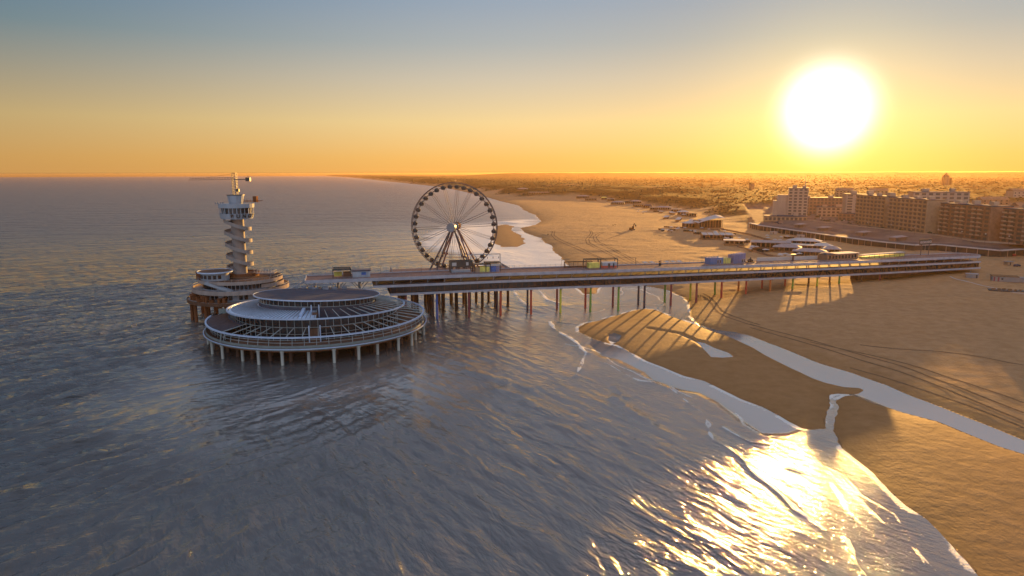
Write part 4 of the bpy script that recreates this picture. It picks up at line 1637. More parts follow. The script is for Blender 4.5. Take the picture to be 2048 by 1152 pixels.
MB().tube((-.5, 0, 1.9), (.6, 0, 2.1), .25, .2, 10).tube((0, 0, 1.4), (0, 0, 1.9), .1, n=8).build('telescope', M['navy'], k)

for px, mcol, lab, wd, hh in ((1428, 'cabin_blue', 'blue flat-roofed cabin with two white doors on the pier', 7.2, 3.0), (1473, 'cabin_violet', 'taller violet-grey cabin with white windows and a sloping roof on the pier', 7.0, 4.0)):
    loc, rz = on_deck(px, 9)
    k = thing('cabin', lab, 'cabin', loc, rz)
    h2 = hh + (.7 if wd == 7.0 else .0)
    b = MB().add([(-wd / 2, -2, 0), (wd / 2, -2, 0), (wd / 2, 2, 0), (-wd / 2, 2, 0), (-wd / 2, -2, hh), (wd / 2, -2, h2), (wd / 2, 2, h2), (-wd / 2, 2, hh)],
                 [(3, 2, 1, 0), (4, 5, 6, 7), (0, 1, 5, 4), (1, 2, 6, 5), (2, 3, 7, 6), (3, 0, 4, 7)])
    b.build('wall', M[mcol], k)
    for dx in (.1, 1.5) if mcol == 'cabin_blue' else (1.2, 2.4):
        f = MB().span(dx, dx + .95, -2.08, -2.01, .25, 2.1).build('door', M['white'], k)
        MB().span(dx + .25, dx + .7, -2.12, -2.085, .6, 1.8).build('pane', M['dark_glass'], f)
    b = MB()
    for i in range(4):
        b.box((-wd / 2 + 1 + i * 1.6, .3, hh + .28), (.9, .7, .4))
    b.build('roof_vent', M['steel'], k)
loc, rz = on_deck(1448, 9.5)
k = thing('glass_room', 'low yellow glass link room between the blue and violet cabins', 'glass room', loc, rz)
MB().span(-2.4, 2.4, -1.6, 1.6, .1, 2.5).build('glazing', M['banner_yellow'], k)
b = MB()
frame_box(b, -2.45, 2.45, -1.65, 1.65, 0, 2.6, .12)
for x in (-1.5, -.5, .5, 1.5):
    b.box((x, -1.65, 1.3), (.08, .1, 2.5))
b.build('frame', M['steel'], k)

loc, rz = on_deck(1500, 9)
k = thing('figure_group', 'low dark seated figure sculpture right of the violet cabin', 'sculpture', loc, rz)
MB().span(-2.2, 2.2, -.7, .7, 0, .5).build('plinth', M['brown'], k)
MB().sphere((-.9, 0, 1.0), .6, 10, 7, 1.1).sphere((.3, 0, 1.2), .7, 10, 7, 1.4).sphere((.35, 0, 2.2), .35, 8, 6).sphere((1.4, 0, .9), .5, 8, 6).build('figure', M['dark'], k, smooth=True)
loc, rz = on_deck(1586, 10)
k = thing('lookout_stand', 'small lookout stand with a flared yellow cap behind the deck edge', 'stand', loc, rz)
MB().tube((0, 0, 0), (0, 0, 2.2), .55, .5, 12).tube((0, 0, 2.2), (0, 0, 3.0), .6, 1.1, 12).build('body', M['mast'], k, smooth=True)
MB().tube((0, 0, 3.02), (0, 0, 3.2), 1.2, n=14).build('cap', M['banner_yellow'], k)
Xa, Xb = deck_at(1515, 12), deck_at(1640, 12)
b = MB()
pier_slab(b, Xa, Xb, 12.3, 12.5, 17.77, 19.6)
tag(b.build('windscreen_wall', M['canvas']), 'long pale wind screen wall along the far edge of the pier deck', 'screen wall')
Xa, Xb = deck_at(1642, 9), deck_at(1708, 9)
k = thing('deck_restaurant', 'brown restaurant pavilion with many slim windows on the pier', 'restaurant', pier_pt((Xa + Xb) / 2, 9, 17.77), pier_dir((Xa + Xb) / 2))
L2 = (Xb - Xa) / 2
MB().span(-L2, L2, -3, 3, 0, 3.0).build('wall', M['brick'], k)
MB().span(-L2 * .35, L2 + .8, -3.4, 3.4, 3.02, 3.3).build('roof', M['canvas'], k)
MB().disc(3.6, 3.02, 3.3, 24, c=(-L2 * .7, 0), dome=.5).build('round_roof', M['grey_roof'], k)
for i in range(9):
    x = -L2 + 1.2 + i * (2 * L2 - 2) / 8.6
    f = MB().span(x, x + .9, -3.08, -3.01, .7, 2.5).build('window', M['dark_glass'], k)
    MB().span(x - .1, x + 1.0, -3.12, -3.085, .55, .68).build('sill', M['plaster'], f)
Xa, Xb = deck_at(1722, 10), deck_at(1812, 10)
b = MB()
k = thing('canopy_row', 'long low yellow-fronted canopy row beyond the brown pier restaurant', 'canopy', pier_pt((Xa + Xb) / 2, 11, 17.77), pier_dir((Xa + Xb) / 2))
L2 = (Xb - Xa) / 2
MB().span(-L2, L2, -1.6, 1.6, 1.9, 2.2).build('roof', M['canvas'], k)
MB().span(-L2, L2, -1.2, 1.3, 0, 1.2).build('counter', M['banner_yellow'], k)
b = MB()
for i in range(9):
    b.box((-L2 + .3 + i * (2 * L2 - .6) / 8, -1.5, .95), (.12, .12, 1.9))
b.build('post', M['mast'], k)
# black sign board with pale rings
loc, rz = on_deck(1849, 12)
k = thing('sign_board', 'black sign board with a row of six pale rings above the pier end', 'sign', loc, rz)
SB = max(3.3, top_z(1849, 478, loc[1]) - loc[2] - 3.1)
MB().span(-4.9, 4.9, -.15, .15, SB, SB + 2.9).build('board', M['dark'], k)
b = MB()
b.span(-5.0, 5.0, -.25, .2, SB + 2.92, SB + 3.15)
for x in (-3.2, 3.2):
    b.box((x, 0, SB / 2), (.3, .3, SB))
b.build('frame', M['mast'], k)
for i in range(6):
    q = MB()
    q.ring(.42, .68, -.04, .04, n=24)
    o = q.build('ring', M['canvas'], k)
    o.rotation_euler = (PI / 2, 0, 0)
    o.location = (-3.9 + i * 1.56, -.2, SB + 1.45)
    if i in (0, 2, 4):
        MB().box((0, 0, 0), (.75, .16, .06)).build('bar', M['canvas'], o)
# lamps along the near deck rail
lm = None
for i, X in enumerate((-66, -58, -50, -42, -34, 24, 60)):
    p = pier_pt(X, 13.2, 17.77)
    if lm is None:
        lm = thing('deck_lamp', 'x', 'lamp post', p, 0, 'slim lamp posts along the pier deck')
        MB().tube((0, 0, 0), (0, 0, 3.2), .06, n=6).build('pole', M['dark'], lm)
        MB().box((0, -.25, 3.2), (.3, .7, .12)).build('lamp_head', M['dark'], lm)
        o = lm
    else:
        o = copy_tree(lm)
        o.location = p
    o['label'] = ['slim dark lamp post on the pier right above the black-framed sea-end kiosk', 'slim lamp post just right of the sea-end kiosk', 'slim lamp post midway between the sea-end kiosk and the wheel',
                  'slim lamp post nearer the wheel on the bare stretch of pier deck', 'slim lamp post just left of the wheel legs', 'slim lamp post on the bare deck between the blue and red kiosks', 'slim lamp post right of the red-fronted kiosk'][i]


# ------------------------------------------------------------------ seafront town
def facade_block(name, label, cat, x, y, L, D, z0, z1, rz, wall, floors, bays, balcony=True, group=None, roofbits=3, seed=1, facade_end=False):
    """block of L (along local X, its front is local -Y) by D, with balconies and windows as parts"""
    t = thing(name, label, cat, (x, y, z0), rz, group)
    H = z1 - z0
    MB().span(-L / 2, L / 2, 0, D, 0, H).build('wall', M[wall], t)
    MB().span(-L / 2 - .3, L / 2 + .3, -.3, D + .3, H + .003, H + .55).build('roof', M['grey_roof'], t)
    rnd = random.Random(seed)
    for i in range(roofbits):
        MB().span(0, rnd.uniform(3, 6), 0, rnd.uniform(3, 5), 0, rnd.uniform(1.6, 3.2)).build('roof_house', M['plaster'], t, loc=(-L / 2 + (i + .4) * L / max(1, roofbits), D * .4, H + .56))
    fh = H / floors
    bw = L / bays
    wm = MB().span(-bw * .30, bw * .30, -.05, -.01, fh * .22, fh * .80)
    w0 = None
    bal = MB().span(-bw * .36, bw * .36, -1.5, -.02, 0, .18).span(-bw * .36, bw * .36, -1.52, -1.44, .18, 1.0)
    b0 = None
    for f in range(floors):
        for k in range(bays):
            px_ = -L / 2 + (k + .5) * bw
            if w0 is None:
                w0 = wm.build('window', M['window_hazed'], t)
                o = w0
            else:
                o = w0.copy()
                COL.objects.link(o)
                o.parent = t
            o.location = (px_, -.01, f * fh)
            if balcony and f > 0 and k % 3 != 2:
                if b0 is None:
                    b0 = bal.build('balcony', M['plaster'], t)
                    o = b0
                else:
                    o = b0.copy()
                    COL.objects.link(o)
                    o.parent = t
                o.location = (px_, -.05, f * fh + .05)
    # end wall windows on the -X end (seen from the sea)
    if facade_end:
        for f in range(floors):
            for k in range(2):
                o = w0.copy()
                COL.objects.link(o)
                o.parent = t
                o.rotation_euler = (0, 0, -PI / 2)
                o.location = (-L / 2 - .01, D * (.3 + .4 * k), f * fh)
    return t


# apartment blocks facing the beach (their fronts look west, towards the sea)
W = -PI / 2
facade_block('apartment_block', 'near brick apartment block with stacked pale balconies at the photo edge', 'apartment block', 331, 428, 80, 16, 10.9, 33.4, W, 'brick', 8, 12, True, 'seafront apartment blocks', 4, 1)
facade_block('apartment_block', 'reddish apartment block joined behind the nearest seafront block', 'apartment block', 326, 501, 56, 15, 10.9, 34.4, W, 'brick', 8, 9, True, 'seafront apartment blocks', 3, 2)
facade_block('apartment_block', 'ochre balcony apartment block in the middle of the seafront row', 'apartment block', 318, 560, 54, 15, 10.9, 36.5, W, 'brick_pale', 8, 9, True, 'seafront apartment blocks', 3, 3)
facade_block('apartment_block', 'ochre apartment block at the far end of the seafront row', 'apartment block', 318, 618, 50, 15, 10.9, 37.0, W, 'brick_pale', 8, 8, True, 'seafront apartment blocks', 3, 4)
facade_block('apartment_tower', 'pale slab block with a blank light end wall left of the balcony blocks', 'apartment block', 352, 700, 30, 16, 10.9, 35.8, R(-14), 'plaster', 9, 4, False, None, 2, 5)
facade_block('penthouse_block', 'pale flat block rising behind the ochre balcony block roofs', 'apartment block', 372, 604, 44, 14, 10.9, 40.5, R(-12), 'plaster', 9, 8, False, None, 2, 6)
ht = facade_block('hotel_tower', 'tall white hotel tower with a roof mast beside the dunes', 'hotel', 294, 716, 19, 16, 10.9, 41.6, R(-22), 'plaster', 10, 4, False, None, 2, 7, True)
MB().tube((6, 6, 30.7), (6, 6, 43), .25, .12, 8).build('mast', M['steel'], ht)
MB().span(-24, -9.6, 2, 14, 0, 18).span(-20, -9.6, 3, 13, 18.01, 24).build('stepped_wing', M['plaster'], ht)
facade_block('office_block', 'broad brown flat-roofed block right of the white hotel tower', 'office block', 350, 790, 46, 18, 10.9, 29, R(-16), 'brick', 5, 12, False, None, 2, 8)
facade_block('row_house', 'low white terrace of houses in front of the brown flat-roofed block', 'terrace house', 345, 735, 40, 12, 10.9, 21, R(-16), 'plaster', 3, 9, False, None, 3, 9)
facade_block('row_house', 'low reddish base building under the pale slab block', 'terrace house', 336, 676, 34, 10, 10.9, 17.5, R(-40), 'brick', 2, 9, False, None, 1, 10)
facade_block('low_hall', 'low brown seaside hall at the foot of the white hotel tower', 'hall', 272, 690, 40, 18, 9.5, 14.5, R(-18), 'brick_pale', 1, 10, False, None, 2, 11)
# streets behind, fading into the light
rnd = random.Random(21)
kinds = (('plaster', 'pale'), ('brick', 'red-brick'), ('brick_pale', 'ochre'))
spots = [(420, 720, 30), (470, 640, 34), (470, 800, 30), (540, 720, 40), (430, 900, 26), (560, 900, 34), (650, 800, 30), (690, 1000, 40), (500, 1050, 24), (800, 1100, 36), (380, 980, 22), (620, 1180, 28)]
pos_words = ['just behind the pale slab block', 'just behind the far seafront block', 'behind the low white terrace', 'two streets behind the seafront row', 'beyond the brown flat-roofed block',
             'far behind the penthouse block', 'inland of the middle seafront block', 'in the hazy town beyond the penthouse block', 'beyond the houses near the dunes', 'farthest inland under the right horizon',
             'nearest the dunes behind the hotel tower', 'in the haze right of the bright water tank']
for i, (x, y, L) in enumerate(spots):
    mw, word = kinds[i % 3]
    t = thing('town_house', '%s town building %s' % (word, pos_words[i]), 'building', (x, y, gz(x, y) - .5), R(rnd.uniform(-30, 10)), 'town buildings behind the seafront')
    H = rnd.uniform(9, 15)
    MB().span(-L / 2, L / 2, -7, 7, 0, H).build('wall', M[mw], t)
    MB().add([(-L / 2 - .3, -7.4, H + .01), (L / 2 + .3, -7.4, H + .01), (L / 2 + .3, 7.4, H + .01), (-L / 2 - .3, 7.4, H + .01), (-L / 2 - .3, 0, H + 4), (L / 2 + .3, 0, H + 4)],
             [(3, 2, 1, 0), (0, 1, 5, 4), (2, 3, 4, 5), (0, 4, 3), (1, 2, 5)]).build('roof', M['brick'], t)
    for f in range(3):
        for k_ in range(5):
            MB().span(-1.2, 1.2, -.05, -.01, .8, 2.4).build('window', M['dark_glass'], t, loc=(-L / 2 + (k_ + .5) * L / 5, -7.0, f * H / 3))
# landmark tower far inland and the block on the dune
x, y = at(1890, 372, 12)
wt = thing('water_tower', 'dark tower with a peaked top standing alone on the right skyline', 'tower', (x, y, gz(x, y) - 2), .3)
hh = top_z(1890, 346, y) - gz(x, y) + 2
MB().tube((0, 0, 0), (0, 0, hh * .72), hh * .28, hh * .27, 8).build('shaft', M['brick'], wt)
MB().tube((0, 0, hh * .72), (0, 0, hh), hh * .27, hh * .02, 8).span(hh * .1, hh * .42, -hh * .2, hh * .2, 0, hh * .62).build('roof', M['brown'], wt)
x, y = at(1503, 378, 20)
wt = thing('dune_tower', 'small square brown tower on the dune ridge left of the hotel', 'tower', (x, y, gz(x, y) - 2), .2)
hh = top_z(1503, 367, y) - gz(x, y) + 2
MB().box((0, 0, hh / 2), (9, 9, hh)).build('shaft', M['brick'], wt)
MB().box((0, 0, hh + .4), (10.5, 10.5, .8)).build('roof', M['brown'], wt)
# promenade building: dark shop fronts under a bright roof edge
sf = thing('seafront_arcade', 'long dark arcade of beach shops under a bright parapet along the promenade', 'arcade', (0, 0, 0))
P = SHOPS
b, e, d_, tr = MB(), MB(), MB(), MB()
post = []
for (x0, y0), (x1, y1) in zip(P, P[1:]):
    g0, g1 = 4.4, 4.4
    dx, dy = x1 - x0, y1 - y0
    l = math.hypot(dx, dy)
    nx, ny = -dy / l, dx / l
    if nx * (300 - x0) < 0 and False:
        nx, ny = -nx, -ny
    b.add([(x0, y0, 3.5), (x1, y1, 3.5), (x1, y1, 8.7), (x0, y0, 8.7), (x0 + 1, y0 + .5, 3.5), (x1 + 1, y1 + .5, 3.5), (x1 + 1, y1 + .5, 8.7), (x0 + 1, y0 + .5, 8.7)],
          [(0, 1, 2, 3), (4, 7, 6, 5), (0, 4, 5, 1), (3, 2, 6, 7), (0, 3, 7, 4), (1, 5, 6, 2)])
    q = [(x0 + .6, y0 + .3), (x1 + .6, y1 + .3), (x1 + 13, y1 + 7), (x0 + 13, y0 + 7)]
    tr.add([(*p_, 8.75) for p_ in q] + [(*p_, 9.05) for p_ in q], [(3, 2, 1, 0), (4, 5, 6, 7), (0, 1, 5, 4), (1, 2, 6, 5), (2, 3, 7, 6), (3, 0, 4, 7)])
    e.bar((x0 - .3, y0 - .2, 9.0), (x1 - .3, y1 - .2, 9.0), 2.6, .6)
    n = int(l / 6)
    for i in range(1, n):
        t = i / n
        d_.box((x0 + dx * t - .4, y0 + dy * t - .2, 6.2), (.35, .35, 5.0), math.atan2(dy, dx))
b.build('shop_front', M['dark'], sf)
e.build('roof_edge', M['canvas'], sf)
tr.build('terrace_roof', M['asphalt'], sf)
d_.build('pillar', M['plaster'], sf)
b = MB()
TER = [at(px, py, 11.4) for px, py in ((1600, 438), (1696, 449.7), (1868, 469), (1951, 481.6), (2060, 489))]
for a_, c_ in zip(TER, TER[1:]):
    b.bar((*a_, 11.3), (*c_, 11.3), .5, 1.1)
tag(b.build('balustrade', M['plaster']), 'long pale balustrade wall along the upper promenade below the apartments', 'balustrade')
lamp = None
for i in range(9):
    px = 1640 + i * 47
    x, y = at(px, 452 + i * 5.3, 11)
    if lamp is None:
        lamp = thing('street_lamp', 'x', 'street lamp', (x, y, 10.8), 0, 'street lamps along the promenade')
        MB().tube((0, 0, 0), (0, 0, 7), .1, .07, 8).build('pole', M['mast'], lamp)
        MB().sphere((0, 0, 7.2), .45, 10, 7).build('globe', M['canvas'], lamp)
        o = lamp
    else:
        o = copy_tree(lamp)
        o.location = (x, y, 10.8)
    o['label'] = 'promenade street lamp, %s of nine counted from the hotel end' % ('first', 'second', 'third', 'fourth', 'fifth', 'sixth', 'seventh', 'eighth', 'last')[i]
# low kiosks with pale roofs on the lower terrace
for i, (px, py, L) in enumerate(((1600, 453, 10), (1648, 461, 12), (1726, 470, 12), (1795, 481, 15))):
    x, y, g_ = atg(px, py)
    t = thing('terrace_kiosk', ('flat pale-roofed terrace kiosk nearest the hotel tower', 'flat pale-roofed terrace kiosk second from the hotel tower', 'flat pale-roofed terrace kiosk third from the hotel tower',
              'widest pale-roofed terrace kiosk, nearest the ring sign board')[i], 'kiosk', (x, y, g_), R(35), 'kiosks on the lower terrace')
    MB().span(-L / 2, L / 2, -2.5, 2.5, 0, 2.6).build('wall', M['brick'], t)
    MB().add([(-L / 2 - 1, -3.5, 2.7), (L / 2 + 1, -3.5, 2.7), (L / 2 + 1, 3.5, 2.7), (-L / 2 - 1, 3.5, 2.7), (-L / 2 + 2, 0, 3.6), (L / 2 - 2, 0, 3.6)],
             [(3, 2, 1, 0), (0, 1, 5, 4), (2, 3, 4, 5), (0, 4, 3), (1, 2, 5)]).build('roof', M['roof_mauve'], t)


# ------------------------------------------------------------------ beach clubs
def club(label, px, py, L, D, H, rz, roof, wall='wood', kind='flat', posts=5, terrace=4.0, name='beach_pavilion', group=None, dz=0.0):
    x, y, g_ = atg(px, py)
    t = thing(name, label, 'beach pavilion', (x, y, g_ + dz), rz, group)
    MB().span(-L / 2 - .6, L / 2 + .6, -terrace - D / 2, D / 2 + .6, -1.2, .5).build('floor_deck', M['wood'], t)
    MB().span(-L / 2, L / 2, -D / 2, D / 2, .51, H).build('wall', M[wall], t)
    n = max(3, int(L / 3))
    for i in range(min(n, 8)):
        w_ = L / min(n, 8)
        MB().span(-w_ * .36, w_ * .36, -.06, -.01, .9, H - .4).build('window', M['dark_glass'], t, loc=(-L / 2 + (i + .5) * w_, -D / 2, 0))
    if kind == 'flat':
        MB().span(-L / 2 - 1, L / 2 + 1, -D / 2 - terrace * .6, D / 2 + .8, H + .01, H + .4).build('roof', M[roof], t)
    elif kind == 'hip':
        MB().add([(-L / 2 - 1, -D / 2 - 2, H), (L / 2 + 1, -D / 2 - 2, H), (L / 2 + 1, D / 2 + 1, H), (-L / 2 - 1, D / 2 + 1, H), (-L / 4, 0, H + 1.8), (L / 4, 0, H + 1.8)],
                 [(3, 2, 1, 0), (0, 1, 5, 4), (2, 3, 4, 5), (0, 4, 3), (1, 2, 5)]).build('roof', M[roof], t)
    elif kind == 'wave':
        vs, fs = [], []
        n = 20
        for j, yy in enumerate((-D / 2 - 3, 0, D / 2 + 1)):
            for i in range(n + 1):
                u = i / n
                z = H - 2.2 + (7.6 * u ** .8 if u < .8 else 7.6 * .836 - 5.0 * (u - .8)) * (1.0 - .18 * abs(j - 1)) + (.8 if j == 1 else 0)
                vs.append((-L / 2 - 2 + u * (L + 4), yy, z))
        top = len(vs)
        vs += [(a, b_, c - .35) for a, b_, c in vs]
        m = n + 1
        for j in range(2):
            for i in range(n):
                q = (j * m + i, j * m + i + 1, j * m + m + i + 1, j * m + m + i)
                fs += [q, tuple(k + top for k in reversed(q))]
        for i in range(n):
            fs += [(i + 1, i, top + i, top + i + 1), (2 * m + i, 2 * m + i + 1, top + 2 * m + i + 1, top + 2 * m + i)]
        for j in range(2):
            fs += [(j * m, j * m + m, top + j * m + m, top + j * m), (j * m + m + n, j * m + n, top + j * m + n, top + j * m + m + n)]
        MB().add(vs, fs).build('roof', M[roof], t, smooth=True)
    elif kind == 'panels':
        for i in range(posts):
            w_ = L / posts
            MB().add([(-w_ * .42, -D / 2 - 2, H), (w_ * .42, -D / 2 - 2, H), (w_ * .42, D / 2, H + 1.0), (-w_ * .42, D / 2, H + 1.0), (-w_ * .42, -D / 2 - 2, H - .2), (w_ * .42, -D / 2 - 2, H - .2), (w_ * .42, D / 2, H + .8), (-w_ * .42, D / 2, H + .8)],
                     [(0, 1, 2, 3), (7, 6, 5, 4), (0, 4, 5, 1), (1, 5, 6, 2), (2, 6, 7, 3), (3, 7, 4, 0)]).build('awning', M[roof], t, loc=(-L / 2 + (i + .5) * w_, 0, 0))
    b = MB()
    for i in range(posts):
        b.box((-L / 2 + i * L / (posts - 1), -D / 2 - terrace * .5, H / 2), (.25, .25, H))
    for i in range(int(L / 2) + 1):
        b.box((-L / 2 + i * 2, -D / 2 - terrace, 1.0), (.08, .08, 1.0))
    b.bar((-L / 2, -D / 2 - terrace, 1.5), (L / 2, -D / 2 - terrace, 1.5), .08, .08)
    b.build('post', M['brown'], t)
    return t


club('open-fronted beach pavilion under a curved white shell roof', 1414, 456, 24, 12, 8.0, R(12), 'canvas', 'wood', 'wave', 6)
club('beach bar with a small white double-peaked canopy left of the shell-roofed pavilion', 1380, 456, 13, 9, 5.0, R(8), 'canvas', 'wood', 'hip', 5)
club('beach club with a wide bluish-white flat roof left of the white tents', 1541, 495, 26, 15, 4.2, R(-22), 'roof_mauve', 'wood', 'flat', 6)
club('beach club under five slanted pale awning panels on the sand', 1432, 478, 24, 9, 4.0, R(-8), 'canvas', 'wood', 'panels', 5)
club('low beach club with pale end panel right of the slanted awnings', 1468, 489, 14, 8, 3.4, R(-15), 'canvas', 'brick_pale', 'flat', 5)
club('long white-roofed beach hall at the back of the tent cluster', 1608, 492, 22, 9, 4.2, R(-30), 'canvas', 'wood', 'hip', 5)
club('white-roofed beach hall in the middle of the tent cluster', 1596, 499, 20, 7, 3.6, R(-32), 'canvas', 'wood', 'flat', 5)
club('pale peaked beach hall in front of the tent cluster', 1574, 503, 17, 8, 3.4, R(-24), 'roof_mauve', 'wood', 'hip', 5)
club('pale tent hall nearest the pier deck in the tent cluster', 1620, 512, 20, 9, 3.4, R(-25), 'roof_mauve', 'wood', 'hip', 5)
club('small sunlit white tent at the right of the tent cluster', 1644, 500, 12, 6, 3.2, R(-30), 'canvas', 'wood', 'hip', 4)
club('round-ish dark roofed beach bar right of the tent cluster', 1662, 507, 10, 8, 3.4, R(-20), 'roof_mauve', 'brick', 'hip', 4)
words = ['leftmost', 'second', 'third', 'fourth', 'fifth', 'sixth', 'seventh', 'eighth', 'ninth', 'tenth', 'eleventh', 'twelfth', 'thirteenth', 'fourteenth', 'fifteenth', 'sixteenth']
row = [(1046, 382, 26, 'roof_mauve'), (1079, 388, 46, 'roof_mauve'), (1166, 396, 26, 'roof_mauve'), (1182, 401, 22, 'grey_roof'), (1208, 399, 10, 'banner_yellow'), (1222, 402, 13, 'canvas'), (1236, 409, 22, 'roof_mauve'), (1254, 407, 20, 'grey_roof'),
       (1272, 407, 18, 'roof_mauve'), (1276, 414, 16, 'grey_roof'), (1296, 416, 14, 'grey_roof'), (1310, 420, 14, 'canvas'), (1328, 420, 22, 'roof_mauve'), (1352, 424, 14, 'canvas'), (1366, 430, 14, 'canvas'), (1383, 433, 12, 'brick_pale')]
for i, (px, py, L, rf) in enumerate(row):
    club('beach club by the dune foot, %s of sixteen counted from the far end' % ('first' if i == 0 else words[i]), px, py, L, L * .4, 4.0, R(-20 + 3 * (i % 5)), rf, 'wood' if i % 3 else 'brick_pale', 'flat' if i % 2 else 'hip', 4, 3.0, 'beach_club', 'beach clubs along the dune foot')
# sunlit awnings and huts in the cluster left of the shell roof
rnd = random.Random(4)
hut = None
for i in range(26):
    u = i / 26
    px = 1322 + (i * 37 % 62)
    py = 426 + (i * 23 % 29) * (.55 + .45 * u)
    x, y, g_ = atg(px, py)
    if hut is None:
        hut = thing('beach_awning', 'sunlit beach awning among the crowded huts left of the shell-roofed pavilion', 'awning', (x, y, g_), 0, 'awnings crowded left of the shell roof')
        MB().add([(-2.6, -1.8, 2.4), (2.6, -1.8, 2.4), (2.6, 1.8, 2.9), (-2.6, 1.8, 2.9), (-2.6, -1.8, 2.25), (2.6, -1.8, 2.25), (2.6, 1.8, 2.75), (-2.6, 1.8, 2.75)],
                 [(0, 1, 2, 3), (7, 6, 5, 4), (0, 4, 5, 1), (1, 5, 6, 2), (2, 6, 7, 3), (3, 7, 4, 0)]).build('canopy', M['canvas'], hut)
        b = MB()
        for sx in (-2.4, 2.4):
            for sy in (-1.6, 1.6):
                b.tube((sx, sy, -.3), (sx, sy, 2.45), .08, n=6)
        b.build('post', M['brown'], hut)
        MB().span(-2.2, 2.2, .2, 1.4, 0, 1.3).build('counter', M['wood'], hut)
        o = hut
    else:
        o = copy_tree(hut)
        o.location = (x, y, g_)
    o.rotation_euler = (0, 0, rnd.uniform(-.9, .9))
ps = None
where = [('near the shell-roofed pavilion', 1395, 463), ('below the crowded awnings', 1350, 461), ('around the slanted awning panels', 1440, 470), ('beside the low club with the pale end', 1475, 484),
         ('in front of the wide bluish roof', 1520, 500), ('along the front of the tent cluster', 1580, 514), ('by the far beach clubs', 1300, 424), ('in the sandy yard behind the tents', 1560, 480)]
rnd = random.Random(31)
n_p = 0
for w_, cxp, cyp in where:
    for i in range(6):
        x, y, g_ = atg(cxp + rnd.uniform(-26, 26), cyp + rnd.uniform(-4, 5))
        if ps is None:
            ps = thing('parasol', 'x', 'parasol', (x, y, g_), 0, 'parasols at the beach clubs')
            MB().tube((0, 0, -.2), (0, 0, 2.5), .06, n=6).build('pole', M['wood'], ps)
            MB().tube((0, 0, 2.1), (0, 0, 2.75), 1.9, .1, 8).build('canopy', M['canvas'], ps)
            MB().disc(.9, .75, .82, 10).tube((0, 0, 0), (0, 0, .75), .12, n=6).build('table', M['wood'], ps)
            o = ps
        else:
            o = copy_tree(ps)
            o.location = (x, y, g_)
            sc_ = rnd.uniform(.8, 1.3)
            o.scale = (sc_, sc_, rnd.uniform(.9, 1.1))
        o['label'] = 'small open parasol over a table ' + w_
ws = None
for i in range(22):
    cxp, cyp = where[i % 8][1:]
    x, y, g_ = atg(cxp + rnd.uniform(-30, 30), cyp + rnd.uniform(-3, 6))
    if ws is None:
        ws = thing('wind_screen', 'x', 'wind screen', (x, y, g_), 0, 'wind screens round the beach club terraces')
        MB().span(-4.5, 4.5, -.04, .04, .5, 1.7).build('pane', M['dark_glass'], ws)
        MB().span(-4.5, 4.5, -.08, .08, -.5, .49).build('base', M['wood'], ws)
        for xx in (-4.4, -1.5, 1.5, 4.4):
            MB().span(xx - .07, xx + .07, -.11, .11, -.5, 1.8).build('post', M['brown'], ws)
        o = ws
    else:
        o = copy_tree(ws)
        o.location = (x, y, g_)
    o.rotation_euler = (0, 0, rnd.uniform(-1.2, .6))
    o['label'] = 'low timber and glass wind screen ' + where[i % 8][0]
# pale fence and dark hedge-like screen along the beach club plots
for nm, lab, pts, hh, mm in (
        ('fence', 'dark timber fence running along the sand in front of the tent cluster', ((1474, 494), (1500, 503), (1530, 511), (1560, 518), (1600, 527)), 1.6, 'brick'),
        ('fence', 'dark fence climbing behind the slanted awnings to the white-roofed club', ((1440, 459), (1475, 466), (1500, 471), (1530, 480), (1556, 487)), 1.5, 'brick'),
        ('fence', 'low wooden fence below the crowded beach awnings', ((1328, 455), (1370, 457), (1410, 460), (1440, 461)), 1.4, 'wood')):
    t = thing(nm, lab, 'fence', (0, 0, 0))
    b, c = MB(), MB()
    W_ = [atg(*p) for p in pts]
    for a_, c_ in zip(W_, W_[1:]):
        b.bar((a_[0], a_[1], a_[2] + hh * .55), (c_[0], c_[1], c_[2] + hh * .55), .12, hh * .9)
        n = max(2, int(math.dist(a_[:2], c_[:2]) / 2.5))
        for i in range(n):
            q = i / n
            c.box((a_[0] + (c_[0] - a_[0]) * q, a_[1] + (c_[1] - a_[1]) * q, a_[2] + (c_[2] - a_[2]) * q + hh * .5), (.16, .2, hh + .5))
    b.build('boards', M[mm], t)
    c.build('post', M['plaster' if nm == 'fence' and hh > 1.55 else 'brown'], t)
# white containers and huts on the sand at the right
x, y, g_ = atg(1943, 556)
t = thing('container', 'small white container hut with a dark end door on the sand', 'container', (x, y, g_), R(-20))
MB().span(-2.8, 2.8, -1.3, 1.3, .1, 2.3).build('wall', M['white'], t)
MB().span(-2.9, 2.9, -1.4, 1.4, 2.31, 2.42).build('roof', M['whitewash'], t)
MB().span(1.6, 2.3, -1.36, -1.31, .2, 1.9).build('door', M['dark'], t)
MB().box((-.8, 0, 3.0), (.3, .3, 1.2)).build('vent_pipe', M['white'], t)
x, y, g_ = atg(2008, 562)
t = thing('beach_building', 'long white flat-roofed beach building with two dark doorways at the right edge', 'building', (x, y, g_), R(-26))
MB().span(-5.6, 5.6, -3, 3, 0, 2.5).span(5.61, 9.0, -2.2, 3, 0, 2.3).build('wall', M['white'], t)
MB().span(-5.8, 5.8, -3.2, 3.2, 2.51, 2.75).build('roof', M['track'], t)
for dx in (-5.0, -3.2):
    MB().span(dx, dx + .7, -3.06, -3.01, .1, 2.2).build('door', M['maroon'], t)
MB().span(-1.7, -.9, -3.06, -3.01, 1.0, 1.7).build('window', M['dark_glass'], t)
x, y, g_ = atg(2022, 582)
t = thing('boat_deck', 'dark low timber deck with stacked gear in front of the white beach building', 'deck', (x, y, g_ + .1), R(-26))
MB().span(-9, 11, -3, 2, -.3, .35).build('platform', M['dark'], t)
b = MB()
rnd = random.Random(8)
